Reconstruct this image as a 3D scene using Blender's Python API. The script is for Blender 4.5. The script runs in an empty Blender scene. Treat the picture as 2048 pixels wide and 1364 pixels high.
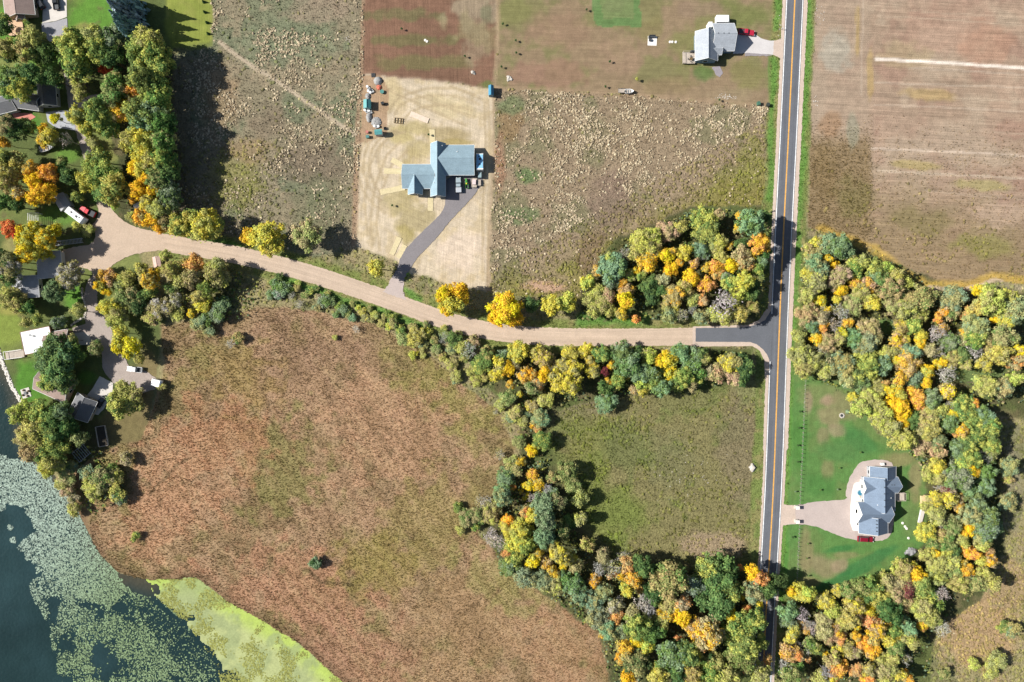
import bpy, bmesh, math, random, re
import numpy as np
from mathutils import Vector, Matrix

R_ = math.radians
random.seed(7)
rng = np.random.default_rng(11)
scene = bpy.context.scene
COL = scene.collection

# ------------------------------------------------------------------ camera, sky, sun, exposure
S = 0.18                      # metres of ground for one pixel of the 2048 px photograph
CAM_H = 2048 * S * 24 / 36    # drone height, 24 mm equivalent lens looking straight down
cam = bpy.data.cameras.new('camera')
cam.sensor_width = 36.0
cam.lens = 24.0
cam.clip_end = 6000
cam_ob = bpy.data.objects.new('camera', cam)
cam_ob.location = (0, 0, CAM_H)
COL.objects.link(cam_ob)
scene.camera = cam_ob

SUN_EL, SUN_AZ = R_(38), R_(174)     # azimuth measured from +X counter-clockwise (sun stands to the left, a little up)
world = bpy.data.worlds.new('World')
scene.world = world
world.use_nodes = True
wn = world.node_tree
bg = wn.nodes['Background']
sky = wn.nodes.new('ShaderNodeTexSky')
sky.sky_type = 'NISHITA'
sky.sun_disc = False
sky.sun_elevation = SUN_EL
sky.sun_rotation = R_(90) - SUN_AZ
wn.links.new(sky.outputs['Color'], bg.inputs['Color'])
bg.inputs['Strength'].default_value = 0.058
sun = bpy.data.lights.new('sun', 'SUN')
sun.energy = 4.9
sun.angle = R_(0.5)
sun.color = (1.0, 0.975, 0.93)
sun_ob = bpy.data.objects.new('sun', sun)
sd = Vector((math.cos(SUN_EL) * math.cos(SUN_AZ), math.cos(SUN_EL) * math.sin(SUN_AZ), math.sin(SUN_EL)))
sun_ob.rotation_euler = sd.to_track_quat('Z', 'Y').to_euler()
sun_ob.location = (-200, 40, 200)
COL.objects.link(sun_ob)
scene.view_settings.view_transform = 'Standard'
scene.view_settings.look = 'None'
scene.view_settings.gamma = 1.0
scene.view_settings.use_curve_mapping = False
scene.view_settings.exposure = 0.68

# ------------------------------------------------------------------ helpers
def W(px, py, z=0.0):
    """photo pixel seen at height z -> world point"""
    k = S * (1 - z / CAM_H)
    return Vector(((px - 1024) * k, (682 - py) * k, z))

def lin(c):
    c = c / 255.0
    return c / 12.92 if c <= 0.04045 else ((c + 0.055) / 1.055) ** 2.4

def C(r, g, b, k=0.82):
    return (lin(r) * k, lin(g) * k, lin(b) * k)

_tab = np.random.default_rng(5).random((512, 512))
def vnoise(x, y, seed=0):
    x = x + seed * 37.17; y = y + seed * 91.7
    xi = np.floor(x).astype(int); yi = np.floor(y).astype(int)
    fx = x - xi; fy = y - yi
    fx = fx * fx * (3 - 2 * fx); fy = fy * fy * (3 - 2 * fy)
    a = _tab[xi % 512, yi % 512]; b = _tab[(xi + 1) % 512, yi % 512]
    c = _tab[xi % 512, (yi + 1) % 512]; d = _tab[(xi + 1) % 512, (yi + 1) % 512]
    return (a * (1 - fx) + b * fx) * (1 - fy) + (c * (1 - fx) + d * fx) * fy

def fbm(x, y, s, seed=0, o=4):
    t = np.zeros_like(x, dtype=float); amp = 1.0; n = 0
    for i in range(o):
        t += amp * vnoise(x / s, y / s, seed + i * 3); n += amp
        amp *= 0.55; s *= 0.5
    return t / n

def inside(px, py, poly):
    r = np.zeros(px.shape, bool)
    n = len(poly)
    for i in range(n):
        x0, y0 = poly[i]; x1, y1 = poly[(i + 1) % n]
        if y0 == y1: continue
        c = ((y0 > py) != (y1 > py)) & (px < (x1 - x0) * (py - y0) / (y1 - y0) + x0)
        r ^= c
    return r

def polydist(px, py, pts):
    d = np.full(px.shape, 1e9)
    for (x0, y0), (x1, y1) in zip(pts[:-1], pts[1:]):
        dx, dy = x1 - x0, y1 - y0
        t = np.clip(((px - x0) * dx + (py - y0) * dy) / (dx * dx + dy * dy + 1e-9), 0, 1)
        d = np.minimum(d, np.hypot(px - x0 - t * dx, py - y0 - t * dy))
    return d

def pip(x, y, poly):
    return bool(inside(np.array([x], float), np.array([y], float), poly)[0])

class MB:
    def __init__(self):
        self.v = []; self.f = []
    def box(self, c, s, rz=0.0, taper=1.0):
        cx, cy, cz = c; hx, hy, hz = s[0] / 2, s[1] / 2, s[2] / 2
        co, si = math.cos(rz), math.sin(rz); b = len(self.v)
        for z, k in ((-hz, 1.0), (hz, taper)):
            for x, y in ((-hx, -hy), (hx, -hy), (hx, hy), (-hx, hy)):
                x *= k; y *= k
                self.v.append((cx + x * co - y * si, cy + x * si + y * co, cz + z))
        self.f += [(b, b + 3, b + 2, b + 1), (b + 4, b + 5, b + 6, b + 7)] + \
                  [(b + i, b + (i + 1) % 4, b + 4 + (i + 1) % 4, b + 4 + i) for i in range(4)]
        return self
    def prism(self, poly, z0, z1):
        """poly: list of (x, y), z1 may be a list"""
        n = len(poly); b = len(self.v)
        a = sum(poly[i][0] * poly[(i + 1) % n][1] - poly[(i + 1) % n][0] * poly[i][1] for i in range(n))
        if a < 0: poly = poly[::-1]
        for x, y in poly: self.v.append((x, y, z0))
        for x, y in poly: self.v.append((x, y, z1))
        self.f.append(tuple(range(b + n, b + 2 * n)))
        self.f.append(tuple(range(b + n - 1, b - 1, -1)))
        for i in range(n):
            j = (i + 1) % n
            self.f.append((b + i, b + j, b + n + j, b + n + i))
        return self
    def hexa(self, pts):
        """8 points, bottom 4 then top 4"""
        b = len(self.v); self.v += [tuple(p) for p in pts]
        self.f += [(b, b + 3, b + 2, b + 1), (b + 4, b + 5, b + 6, b + 7)] + \
                  [(b + i, b + (i + 1) % 4, b + 4 + (i + 1) % 4, b + 4 + i) for i in range(4)]
        return self
    def tube(self, p0, p1, r0, r1, n=6, cap=True):
        p0 = Vector(p0); p1 = Vector(p1); d = (p1 - p0)
        if d.length < 1e-6: return self
        q = d.to_track_quat('Z', 'Y'); b = len(self.v)
        for p, r in ((p0, r0), (p1, r1)):
            for i in range(n):
                a = 2 * math.pi * i / n
                self.v.append(tuple(p + q @ Vector((r * math.cos(a), r * math.sin(a), 0))))
        for i in range(n):
            j = (i + 1) % n
            self.f.append((b + i, b + j, b + n + j, b + n + i))
        if cap:
            self.f.append(tuple(range(b + n - 1, b - 1, -1)))
            self.f.append(tuple(range(b + n, b + 2 * n)))
        return self
    def dome(self, c, rx, ry, h, n=12, rings=4, jit=0.0):
        b = len(self.v)
        for k in range(rings):
            t = k / rings * math.pi / 2
            for i in range(n):
                a = 2 * math.pi * i / n
                j = 1 + random.uniform(-jit, jit)
                self.v.append((c[0] + rx * math.cos(t) * math.cos(a) * j, c[1] + ry * math.cos(t) * math.sin(a) * j, c[2] + h * math.sin(t) * j))
        self.v.append((c[0], c[1], c[2] + h)); top = len(self.v) - 1
        for k in range(rings - 1):
            for i in range(n):
                j = (i + 1) % n
                self.f.append((b + k * n + i, b + k * n + j, b + (k + 1) * n + j, b + (k + 1) * n + i))
        for i in range(n):
            self.f.append((b + (rings - 1) * n + i, b + (rings - 1) * n + (i + 1) % n, top))
        return self
    def rock(self, c, r, flat=0.7):
        b = len(self.v); n = 6
        for z, k in ((-0.2, 0.95), (0.35, 1.0), (0.8, 0.6)):
            for i in range(n):
                a = 2 * math.pi * i / n + random.uniform(-.3, .3); j = random.uniform(.75, 1.2)
                self.v.append((c[0] + r * k * j * math.cos(a), c[1] + r * k * j * math.sin(a), c[2] + r * z * flat))
        for k in range(2):
            for i in range(n):
                j = (i + 1) % n
                self.f.append((b + k * n + i, b + k * n + j, b + (k + 1) * n + j, b + (k + 1) * n + i))
        self.f.append(tuple(range(b + 2 * n, b + 3 * n)))
        return self
    def mesh(self, name, mat, smooth=False):
        me = bpy.data.meshes.new(name)
        me.from_pydata(self.v, [], self.f); me.update()
        if mat: me.materials.append(mat)
        if smooth: me.polygons.foreach_set('use_smooth', [True] * len(me.polygons))
        return me
    def build(self, name, mat, parent=None, loc=None, rz=0.0, bevel=0.0, smooth=False):
        o = bpy.data.objects.new(name, self.mesh(name, mat, smooth)); COL.objects.link(o)
        if parent: o.parent = parent
        if loc is not None: o.location = loc
        if rz: o.rotation_euler = (0, 0, rz)
        if bevel:
            m = o.modifiers.new('bevel', 'BEVEL'); m.width = bevel; m.segments = 2; m.limit_method = 'ANGLE'
        return o

def tag(o, label=None, cat=None, group=None, kind=None):
    if label: o['label'] = label
    if cat: o['category'] = cat
    if group: o['group'] = group
    if kind: o['kind'] = kind
    return o

def thing(name, label, cat, loc, rz=0.0, group=None):
    o = bpy.data.objects.new(name, None); COL.objects.link(o)
    o.empty_display_size = 0.5
    o.location = loc; o.rotation_euler = (0, 0, rz)
    return tag(o, label, cat, group)

def copy_tree(o, parent=None):
    c = o.copy(); COL.objects.link(c)
    if parent: c.parent = parent
    for ch in list(o.children): copy_tree(ch, c)
    return c

def np_mesh(name, verts, faces, mat, cols=None, attr='Col', smooth=False, extra=None):
    """verts (n,3), faces (m,k) of equal size k"""
    me = bpy.data.meshes.new(name)
    n, m, k = len(verts), len(faces), faces.shape[1]
    me.vertices.add(n); me.vertices.foreach_set('co', np.ascontiguousarray(verts, np.float32).ravel())
    me.loops.add(m * k); me.loops.foreach_set('vertex_index', np.ascontiguousarray(faces, np.int32).ravel())
    me.polygons.add(m); me.polygons.foreach_set('loop_start', np.arange(0, m * k, k, dtype=np.int32))
    if smooth: me.polygons.foreach_set('use_smooth', np.ones(m, bool))
    me.update(calc_edges=True)
    if cols is not None:
        a = me.attributes.new(attr, 'FLOAT_COLOR', 'POINT')
        c4 = np.ones((n, 4), np.float32); c4[:, :3] = cols
        a.data.foreach_set('color', c4.ravel())
    if mat: me.materials.append(mat)
    o = bpy.data.objects.new(name, me); COL.objects.link(o)
    return o

# ------------------------------------------------------------------ materials
_mats = {}
def nt(name):
    m = bpy.data.materials.new(name); m.use_nodes = True
    t = m.node_tree; t.nodes.clear()
    out = t.nodes.new('ShaderNodeOutputMaterial')
    return m, t, out

def N(t, typ, **kw):
    n = t.nodes.new(typ)
    for k, v in kw.items():
        if k.startswith('i_'): n.inputs[k[2:].replace('_', ' ')].default_value = v
        else: setattr(n, k, v)
    return n

def mul_noise(t, col_socket, scale, amt, vec, detail=3.0, offs=0.0):
    """multiply a colour by 1 +- amt noise"""
    nz = N(t, 'ShaderNodeTexNoise'); nz.inputs['Scale'].default_value = scale; nz.inputs['Detail'].default_value = detail
    t.links.new(vec, nz.inputs['Vector'])
    mr = N(t, 'ShaderNodeMapRange'); mr.inputs['From Min'].default_value = 0.25; mr.inputs['From Max'].default_value = 0.75
    mr.inputs['To Min'].default_value = 1 - amt + offs; mr.inputs['To Max'].default_value = 1 + amt + offs
    t.links.new(nz.outputs['Fac'], mr.inputs['Value'])
    mx = N(t, 'ShaderNodeMix', data_type='RGBA', blend_type='MULTIPLY'); mx.inputs['Factor'].default_value = 1.0
    t.links.new(col_socket, mx.inputs['A']); t.links.new(mr.outputs['Result'], mx.inputs['B'])
    return mx.outputs['Result'], nz.outputs['Fac']

def surf(name, col, rough=0.7, noise=0.12, scale=1.5, metallic=0.0, bump=0.0, spec=0.4, streak=None, fine=None):
    """plain painted / built surface with wear in its own colour"""
    if name in _mats: return _mats[name]
    m, t, out = nt(name)
    b = N(t, 'ShaderNodeBsdfPrincipled'); b.inputs['Roughness'].default_value = rough
    b.inputs['Metallic'].default_value = metallic; b.inputs['Specular IOR Level'].default_value = spec
    rgb = N(t, 'ShaderNodeRGB'); rgb.outputs[0].default_value = (*col, 1)
    geo = N(t, 'ShaderNodeNewGeometry'); c = rgb.outputs[0]; vec = geo.outputs['Position']
    c, f = mul_noise(t, c, scale, noise, vec)
    if fine: c, f = mul_noise(t, c, fine[0], fine[1], vec, 2.0)
    if streak:
        mp = N(t, 'ShaderNodeMapping'); mp.inputs['Scale'].default_value = streak[0]
        t.links.new(vec, mp.inputs['Vector'])
        c, f = mul_noise(t, c, 1.0, streak[1], mp.outputs['Vector'])
    t.links.new(c, b.inputs['Base Color'])
    if bump:
        bp = N(t, 'ShaderNodeBump'); bp.inputs['Strength'].default_value = 1.0; bp.inputs['Distance'].default_value = bump
        t.links.new(f, bp.inputs['Height']); t.links.new(bp.outputs['Normal'], b.inputs['Normal'])
    t.links.new(b.outputs['BSDF'], out.inputs['Surface'])
    _mats[name] = m
    return m

def ground_mat(name, fine=2.6, famt=0.22, mid=0.55, mamt=0.15, bump=0.12, stripe=None):
    m, t, out = nt(name)
    b = N(t, 'ShaderNodeBsdfPrincipled'); b.inputs['Roughness'].default_value = 0.95; b.inputs['Specular IOR Level'].default_value = 0.1
    at = N(t, 'ShaderNodeAttribute'); at.attribute_name = 'Col'
    geo = N(t, 'ShaderNodeNewGeometry'); vec = geo.outputs['Position']
    c, _ = mul_noise(t, at.outputs['Color'], mid, mamt, vec, 5.0)
    c, f = mul_noise(t, c, fine, famt, vec, 2.0)
    if stripe:
        for scale, rot, amt in stripe:
            mp0 = N(t, 'ShaderNodeMapping'); mp0.inputs['Rotation'].default_value = (0, 0, rot)
            mp = N(t, 'ShaderNodeMapping'); mp.inputs['Scale'].default_value = scale
            t.links.new(vec, mp0.inputs['Vector']); t.links.new(mp0.outputs['Vector'], mp.inputs['Vector'])
            c, _ = mul_noise(t, c, 1.0, amt, mp.outputs['Vector'], 3.0)
    t.links.new(c, b.inputs['Base Color'])
    bp = N(t, 'ShaderNodeBump'); bp.inputs['Strength'].default_value = 1.0; bp.inputs['Distance'].default_value = bump
    t.links.new(f, bp.inputs['Height']); t.links.new(bp.outputs['Normal'], b.inputs['Normal'])
    t.links.new(b.outputs['BSDF'], out.inputs['Surface'])
    return m

def veg_mat(name, trans=0.25, amt=0.25, scale=1.3):
    """grass and weed geometry coloured by its own vertex colour"""
    m, t, out = nt(name)
    at = N(t, 'ShaderNodeAttribute'); at.attribute_name = 'Col'
    geo = N(t, 'ShaderNodeNewGeometry')
    c, _ = mul_noise(t, at.outputs['Color'], scale, amt, geo.outputs['Position'], 2.0)
    d = N(t, 'ShaderNodeBsdfDiffuse'); tr = N(t, 'ShaderNodeBsdfTranslucent'); mx = N(t, 'ShaderNodeMixShader')
    mx.inputs['Fac'].default_value = trans
    t.links.new(c, d.inputs['Color']); t.links.new(c, tr.inputs['Color'])
    t.links.new(d.outputs[0], mx.inputs[1]); t.links.new(tr.outputs[0], mx.inputs[2])
    t.links.new(mx.outputs[0], out.inputs['Surface'])
    return m

def leaf_mat(name, trans=0.3):
    """crown leaves: the tree's own two colours (object colour and second tint) mixed clump by clump"""
    m, t, out = nt(name)
    oi = N(t, 'ShaderNodeObjectInfo')
    a2 = N(t, 'ShaderNodeAttribute'); a2.attribute_type = 'OBJECT'; a2.attribute_name = 'tint_two'
    al = N(t, 'ShaderNodeAttribute'); al.attribute_name = 'Col'     # r: clump mix, g: leaf value, b: hue
    sp = N(t, 'ShaderNodeSeparateColor'); t.links.new(al.outputs['Color'], sp.inputs['Color'])
    mx = N(t, 'ShaderNodeMix', data_type='RGBA'); 
    ad = N(t, 'ShaderNodeMath', operation='ADD'); t.links.new(sp.outputs[0], ad.inputs[0]); t.links.new(oi.outputs['Random'], ad.inputs[1])
    fr = N(t, 'ShaderNodeMath', operation='FRACT'); t.links.new(ad.outputs[0], fr.inputs[0])
    mr0 = N(t, 'ShaderNodeMapRange'); mr0.inputs['From Min'].default_value = 0.45; mr0.inputs['From Max'].default_value = 0.85
    t.links.new(fr.outputs[0], mr0.inputs['Value'])
    t.links.new(mr0.outputs['Result'], mx.inputs['Factor'])
    t.links.new(oi.outputs['Color'], mx.inputs['A']); t.links.new(a2.outputs['Color'], mx.inputs['B'])
    hs = N(t, 'ShaderNodeHueSaturation')
    mr = N(t, 'ShaderNodeMapRange'); mr.inputs['To Min'].default_value = 0.475; mr.inputs['To Max'].default_value = 0.525
    t.links.new(sp.outputs[2], mr.inputs['Value']); t.links.new(mr.outputs['Result'], hs.inputs['Hue'])
    mr2 = N(t, 'ShaderNodeMapRange'); mr2.inputs['To Min'].default_value = 0.62; mr2.inputs['To Max'].default_value = 1.3
    t.links.new(sp.outputs[1], mr2.inputs['Value']); t.links.new(mr2.outputs['Result'], hs.inputs['Value'])
    t.links.new(mx.outputs['Result'], hs.inputs['Color'])
    d = N(t, 'ShaderNodeBsdfDiffuse'); tr = N(t, 'ShaderNodeBsdfTranslucent'); ms = N(t, 'ShaderNodeMixShader')
    ms.inputs['Fac'].default_value = trans
    for n_ in (d, tr): t.links.new(hs.outputs['Color'], n_.inputs['Color'])
    t.links.new(d.outputs[0], ms.inputs[1]); t.links.new(tr.outputs[0], ms.inputs[2])
    t.links.new(ms.outputs[0], out.inputs['Surface'])
    return m
# ------------------------------------------------------------------ the ground, cut into its fields
ROAD = [(1595.4, -130), (1589.4, 0), (1578.3, 240), (1570, 400), (1562.2, 560), (1556.7, 700), (1548.4, 940), (1541, 1080), (1532, 1220), (1525, 1364), (1519, 1490)]
GRAVEL = [(262, 470), (320, 484), (400, 497), (475, 510), (560, 530), (640, 553), (720, 580), (800, 608), (880, 638), (950, 657), (1020, 668), (1100, 674), (1250, 675), (1391, 673)]
PATH = [(438, 84), (470, 108), (510, 136), (552, 160), (600, 195), (640, 222), (680, 250), (714, 270)]
SHORE = [(-170, 640), (-4, 690), (12, 735), (28, 775), (46, 806), (60, 850), (70, 900), (95, 935), (120, 965), (150, 1010), (175, 1065), (200, 1110), (238, 1148), (300, 1160), (392, 1156), (450, 1200), (520, 1240), (600, 1290), (690, 1370), (800, 1490), (-170, 1490)]

STEP = 3.2
gx0, gx1, gy0, gy1 = -168, 2216, -126, 1490
nx = int((gx1 - gx0) / STEP); ny = int((gy1 - gy0) / STEP)
vx = gx0 + np.arange(nx + 1) * STEP; vy = gy0 + np.arange(ny + 1) * STEP
PX, PY = np.meshgrid(vx, vy)                       # vertex pixel coordinates (ny+1, nx+1)
wxn = (fbm(PX, PY, 26, 1) - 0.5) * 14; wyn = (fbm(PX, PY, 26, 9) - 0.5) * 14
PXw, PYw = PX + wxn, PY + wyn                      # ragged field borders
PXs, PYs = PX + wxn * 0.25, PY + wyn * 0.25

ZONES = [  # name, polygon, base colour, soft border (ragged) or straight
 ('meadow', None, C(150, 140, 100), 1),
 ('yard_lawn', [(-200, -200), (428, -200), (432, 110), (345, 92), (338, 460), (262, 470), (330, 640), (305, 800), (290, 880), (180, 930), (60, 930), (-200, 900)], C(94, 104, 60), 0),
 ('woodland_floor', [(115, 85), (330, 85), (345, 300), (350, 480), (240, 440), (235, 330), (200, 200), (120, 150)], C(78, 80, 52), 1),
 ('mown_strip', [(344, -200), (428, -200), (424, 84), (345, 96), (330, 60)], C(132, 140, 66), 0),
 ('weed_meadow', [(426, -200), (729, -200), (727, 150), (719, 260), (712, 500), (620, 515), (480, 490), (430, 465), (345, 430), (345, 110), (424, 92)], C(136, 126, 102), 0),
 ('tilled_plot', [(729, -200), (1000, -200), (994, 100), (987, 177), (870, 161), (727, 149)], C(120, 92, 74), 0),
 ('straw_lot', [(727, 149), (870, 161), (987, 178), (989, 300), (982, 460), (978, 582), (900, 572), (858, 552), (815, 548), (790, 520), (745, 505), (712, 492), (717, 330), (722, 250)], C(199, 182, 156), 0),
 ('mown_lot', [(1000, -200), (1600, -200), (1568, 110), (1560, 214), (1450, 205), (1250, 188), (989, 176), (994, 100)], C(141, 121, 95), 0),
 ('weed_field', [(989, 177), (1250, 189), (1450, 206), (1560, 214), (1556, 440), (1400, 520), (1160, 600), (1000, 590), (978, 582), (982, 460), (989, 300)], C(146, 128, 104), 0),
 ('crop_field', [(1634, -200), (2300, -200), (2300, 585), (1990, 562), (1940, 580), (1880, 578), (1830, 548), (1740, 492), (1640, 462), (1617, 455), (1622, 200)], C(163, 139, 118), 0),
 ('marsh', [(322, 650), (420, 640), (520, 612), (640, 622), (760, 655), (850, 705), (930, 770), (1000, 830), (1030, 900), (985, 1000), (950, 1060), (1010, 1120), (1100, 1180), (1180, 1230), (1222, 1300), (1240, 1500), (760, 1500)] + SHORE[8:19][::-1] + [(200, 900), (285, 880), (310, 800), (330, 730)], C(161, 134, 103), 1),
 ('pasture', [(1085, 850), (1180, 785), (1450, 752), (1546, 735), (1530, 1140), (1380, 1140), (1250, 1120), (1160, 1070), (1110, 960)], C(128, 121, 81), 1),
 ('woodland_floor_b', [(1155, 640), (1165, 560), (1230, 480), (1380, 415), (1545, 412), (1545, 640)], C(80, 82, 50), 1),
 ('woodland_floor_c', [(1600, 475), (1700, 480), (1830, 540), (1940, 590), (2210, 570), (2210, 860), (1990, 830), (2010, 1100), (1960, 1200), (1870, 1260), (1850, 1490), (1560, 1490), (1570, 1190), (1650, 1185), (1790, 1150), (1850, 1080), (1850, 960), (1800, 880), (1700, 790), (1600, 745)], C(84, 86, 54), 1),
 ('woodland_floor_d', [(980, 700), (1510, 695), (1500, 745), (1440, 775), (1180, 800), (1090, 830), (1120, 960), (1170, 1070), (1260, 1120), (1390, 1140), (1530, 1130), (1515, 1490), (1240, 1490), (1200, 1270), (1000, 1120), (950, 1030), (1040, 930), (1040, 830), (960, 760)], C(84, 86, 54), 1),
 ('house_lawn', [(1562, 735), (1600, 745), (1700, 770), (1755, 868), (1840, 895), (1855, 1010), (1850, 1085), (1790, 1148), (1640, 1186), (1560, 1172)], C(92, 128, 68), 0),
]
vz = np.zeros(PX.shape, int); vcol = np.zeros(PX.shape + (3,))
vcol[:] = ZONES[0][2]
cxs = 0.25 * (PX[:-1, :-1] + PX[1:, :-1] + PX[:-1, 1:] + PX[1:, 1:])
zone_names = []
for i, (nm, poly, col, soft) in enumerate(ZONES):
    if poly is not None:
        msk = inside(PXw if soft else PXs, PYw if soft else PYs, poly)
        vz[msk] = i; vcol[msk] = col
# grassy verges follow the two roads
dr = polydist(PXs, PYs, ROAD); dg = polydist(PXw, PYw, GRAVEL)
VERGE = len(ZONES)
msk = ((dr < 44 + 10 * (fbm(PX, PY, 60, 4) - .5)) & (PX > 1500) & ~((vz == 15) & (dr > 30)))
vz[msk] = VERGE; vcol[msk] = C(116, 128, 70)
msk = (dg < 34) & (vz != 6) & (PX > 320)
vz[msk] = VERGE; vcol[msk] = C(120, 128, 70)
ZONES.append(('roadside_verge', None, None, 0))
lake = inside(PXs, PYs, SHORE)
LAKE = len(ZONES); ZONES.append(('lake_bed', None, None, 0))
vz[lake] = LAKE; vcol[lake] = C(70, 80, 60)
def blur(a, n):
    for _ in range(n):
        b = a.copy()
        b[1:-1, 1:-1] = (a[1:-1, 1:-1] * 2 + a[:-2, 1:-1] + a[2:, 1:-1] + a[1:-1, :-2] + a[1:-1, 2:]) / 6
        a = b
    return a
vcol = blur(vcol, 2)
depth = np.clip((blur(lake.astype(float), 4) - .45) * 1.9, 0, 1)

def paint(mask, col, k=1.0):
    m = (np.clip(mask, 0, 1) * k)[..., None]
    vcol[:] = vcol * (1 - m) + np.array(col) * m

def ramp(a, lo, hi):
    t = np.clip((a - lo) / (hi - lo), 0, 1)
    return t * t * (3 - 2 * t)

RAGS = [fbm(PX, PY, 22, 20 + i, 3) - 0.5 for i in range(6)]
def ell(px, py, rx, ry, ang=0.0, rag=0.5, seed=0, hard=False):
    """soft patch of ground colour with a ragged rim"""
    c, s = math.cos(R_(ang)), math.sin(R_(ang))
    dx, dy = PX - px, PY - py
    u = (dx * c + dy * s) / rx; v = (-dx * s + dy * c) / ry
    d = np.sqrt(u * u + v * v) + RAGS[seed % 6] * 2 * rag
    return ramp(-d, -1.15, -0.55 if not hard else -1.0)

def zmask(*names):
    ids = [i for i, z in enumerate(ZONES) if z[0] in names]
    return np.isin(vz, ids).astype(float)

nA = fbm(PX, PY, 130, 31); nB = fbm(PX, PY, 55, 32); nC = fbm(PX, PY, 18, 33); nD = fbm(PX, PY, 9, 34, 2)
# --- marsh: red-brown sedge with olive patches
z = zmask('marsh')
paint(z * ramp(nA, .46, .62), C(139, 127, 82), .8)
paint(z * ramp(nB, .5, .62), C(173, 140, 110), .7)
paint(z * ramp(nB, .49, .38), C(135, 114, 80), .55)
for a in [(640, 700, 160, 70, 0, C(157, 127, 101)), (880, 790, 150, 60, 35, C(149, 140, 81)), (560, 930, 90, 120, 0, C(135, 129, 78)), (430, 880, 120, 80, 0, C(177, 132, 99)), (330, 1000, 120, 120, 0, C(185, 142, 109)),
          (780, 860, 130, 120, 0, C(179, 142, 111)), (600, 1180, 180, 90, 20, C(177, 134, 105)), (860, 1050, 110, 100, 0, C(149, 134, 84)), (760, 1130, 90, 60, 0, C(147, 132, 76)), (940, 1250, 120, 120, 0, C(164, 134, 99)),
          (420, 720, 90, 70, 0, C(143, 131, 81)), (1010, 1160, 110, 50, 30, C(151, 142, 89)), (480, 760, 80, 60, 0, C(157, 132, 87)), (1120, 1300, 80, 100, 0, C(168, 132, 101)), (700, 1290, 140, 60, 30, C(173, 132, 105)), (230, 960, 40, 70, 0, C(147, 136, 87))]:
    paint(z * ell(*a[:5], seed=int(a[0]), rag=1.0), a[5], .75)
ca, sa = math.cos(.9), math.sin(.9)
stk = fbm((PX * ca + PY * sa) / 4.5, -PX * sa + PY * ca, 14, 45, 3)
paint(z * ramp(stk, .54, .68), C(178, 151, 114), .3); paint(z * ramp(stk, .46, .32), C(124, 100, 70), .32)
# dark wet edge by the water
paint(z * ramp(-polydist(PXw, PYw, SHORE[8:19]), -26, -4), C(112, 88, 66), .6)
for tr_ in ([(300, 985), (345, 940), (375, 915)], [(610, 1140), (640, 1160), (700, 1172)], [(1030, 980), (985, 1015), (930, 1030)]):
    paint(z * ramp(-polydist(PXw, PYw, tr_), -5, -1), C(98, 84, 60), .6)
# --- weed meadow left of the straw lot
z = zmask('weed_meadow')
paint(z * ramp(nB, .48, .62), C(115, 120, 93), .8)
paint(z * ramp(nC, .55, .72), C(156, 140, 114), .6)
for a in [(470, 360, 60, 60, 0, C(131, 127, 74)), (500, 300, 50, 30, 0, C(150, 129, 97)), (620, 330, 80, 50, 0, C(120, 106, 89)), (580, 90, 120, 50, 0, C(123, 129, 101)), (640, 20, 80, 30, 0, C(150, 133, 112)), (640, 420, 60, 70, 0, C(115, 115, 87)), (440, 200, 40, 90, 0, C(150, 127, 99)), (540, 250, 40, 40, 0, C(127, 113, 93))]:
    paint(z * ell(*a[:5], seed=int(a[1])), a[5], .7)
paint(ramp(-polydist(PX + wxn * .3, PY + wyn * .3, PATH), -6, -3), C(182, 166, 140), .95)
paint(zmask('weed_meadow', 'straw_lot') * ramp(-polydist(PXs, PYs, [(729, 0), (724, 150), (716, 265), (708, 490)]), -8, -4), C(163, 133, 107), .7)
# --- tilled plot
z = zmask('tilled_plot')
paint(z * ramp(nA, .5, .6), C(133, 101, 82), .6)
for a in [(800, 30, 90, 14, 0, C(100, 107, 68)), (830, 80, 100, 13, 0, C(100, 107, 66)), (840, 125, 110, 16, 0, C(109, 111, 70)), (950, 20, 55, 50, 0, C(165, 153, 127)), (960, 90, 30, 50, 0, C(151, 134, 109)), (976, 18, 14, 24, 0, C(100, 107, 78)), (975, 170, 18, 9, 0, C(90, 120, 58)), (950, 60, 60, 30, 20, C(135, 124, 90))]:
    paint(z * ell(*a[:5], seed=int(a[0]), rag=.8), a[5], .55)
# --- straw lot: pale straw with thin tan patches and wheel tracks
z = zmask('straw_lot')
paint(z * ramp(nC, .5, .7), C(188, 168, 131), .6)
for a in [(820, 350, 26, 60, 0, C(164, 147, 99)), (800, 270, 30, 22, 0, C(175, 159, 108)), (885, 268, 60, 16, 0, C(159, 142, 102)), (900, 285, 55, 8, 0, C(162, 145, 95)), (830, 440, 46, 40, 10, C(164, 149, 108)), (800, 400, 40, 30, 0, C(169, 154, 112)), (830, 255, 30, 14, 0, C(175, 159, 112)), (845, 300, 24, 22, 0, C(175, 159, 116)), (812, 470, 20, 22, 0, C(162, 147, 95)),
          (900, 215, 60, 28, 10, C(190, 173, 135)), (780, 190, 28, 40, 0, C(190, 171, 130)), (930, 380, 30, 30, 0, C(209, 188, 162)), (920, 500, 50, 50, 0, C(210, 190, 168))]:
    paint(z * ell(*a[:5], seed=int(a[1])), a[5], .8)
paint(z * inside(PXs, PYs, [(724, 150), (762, 152), (778, 180), (776, 230), (772, 270), (735, 284), (719, 285)]).astype(float), C(159, 130, 102), .85)
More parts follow.
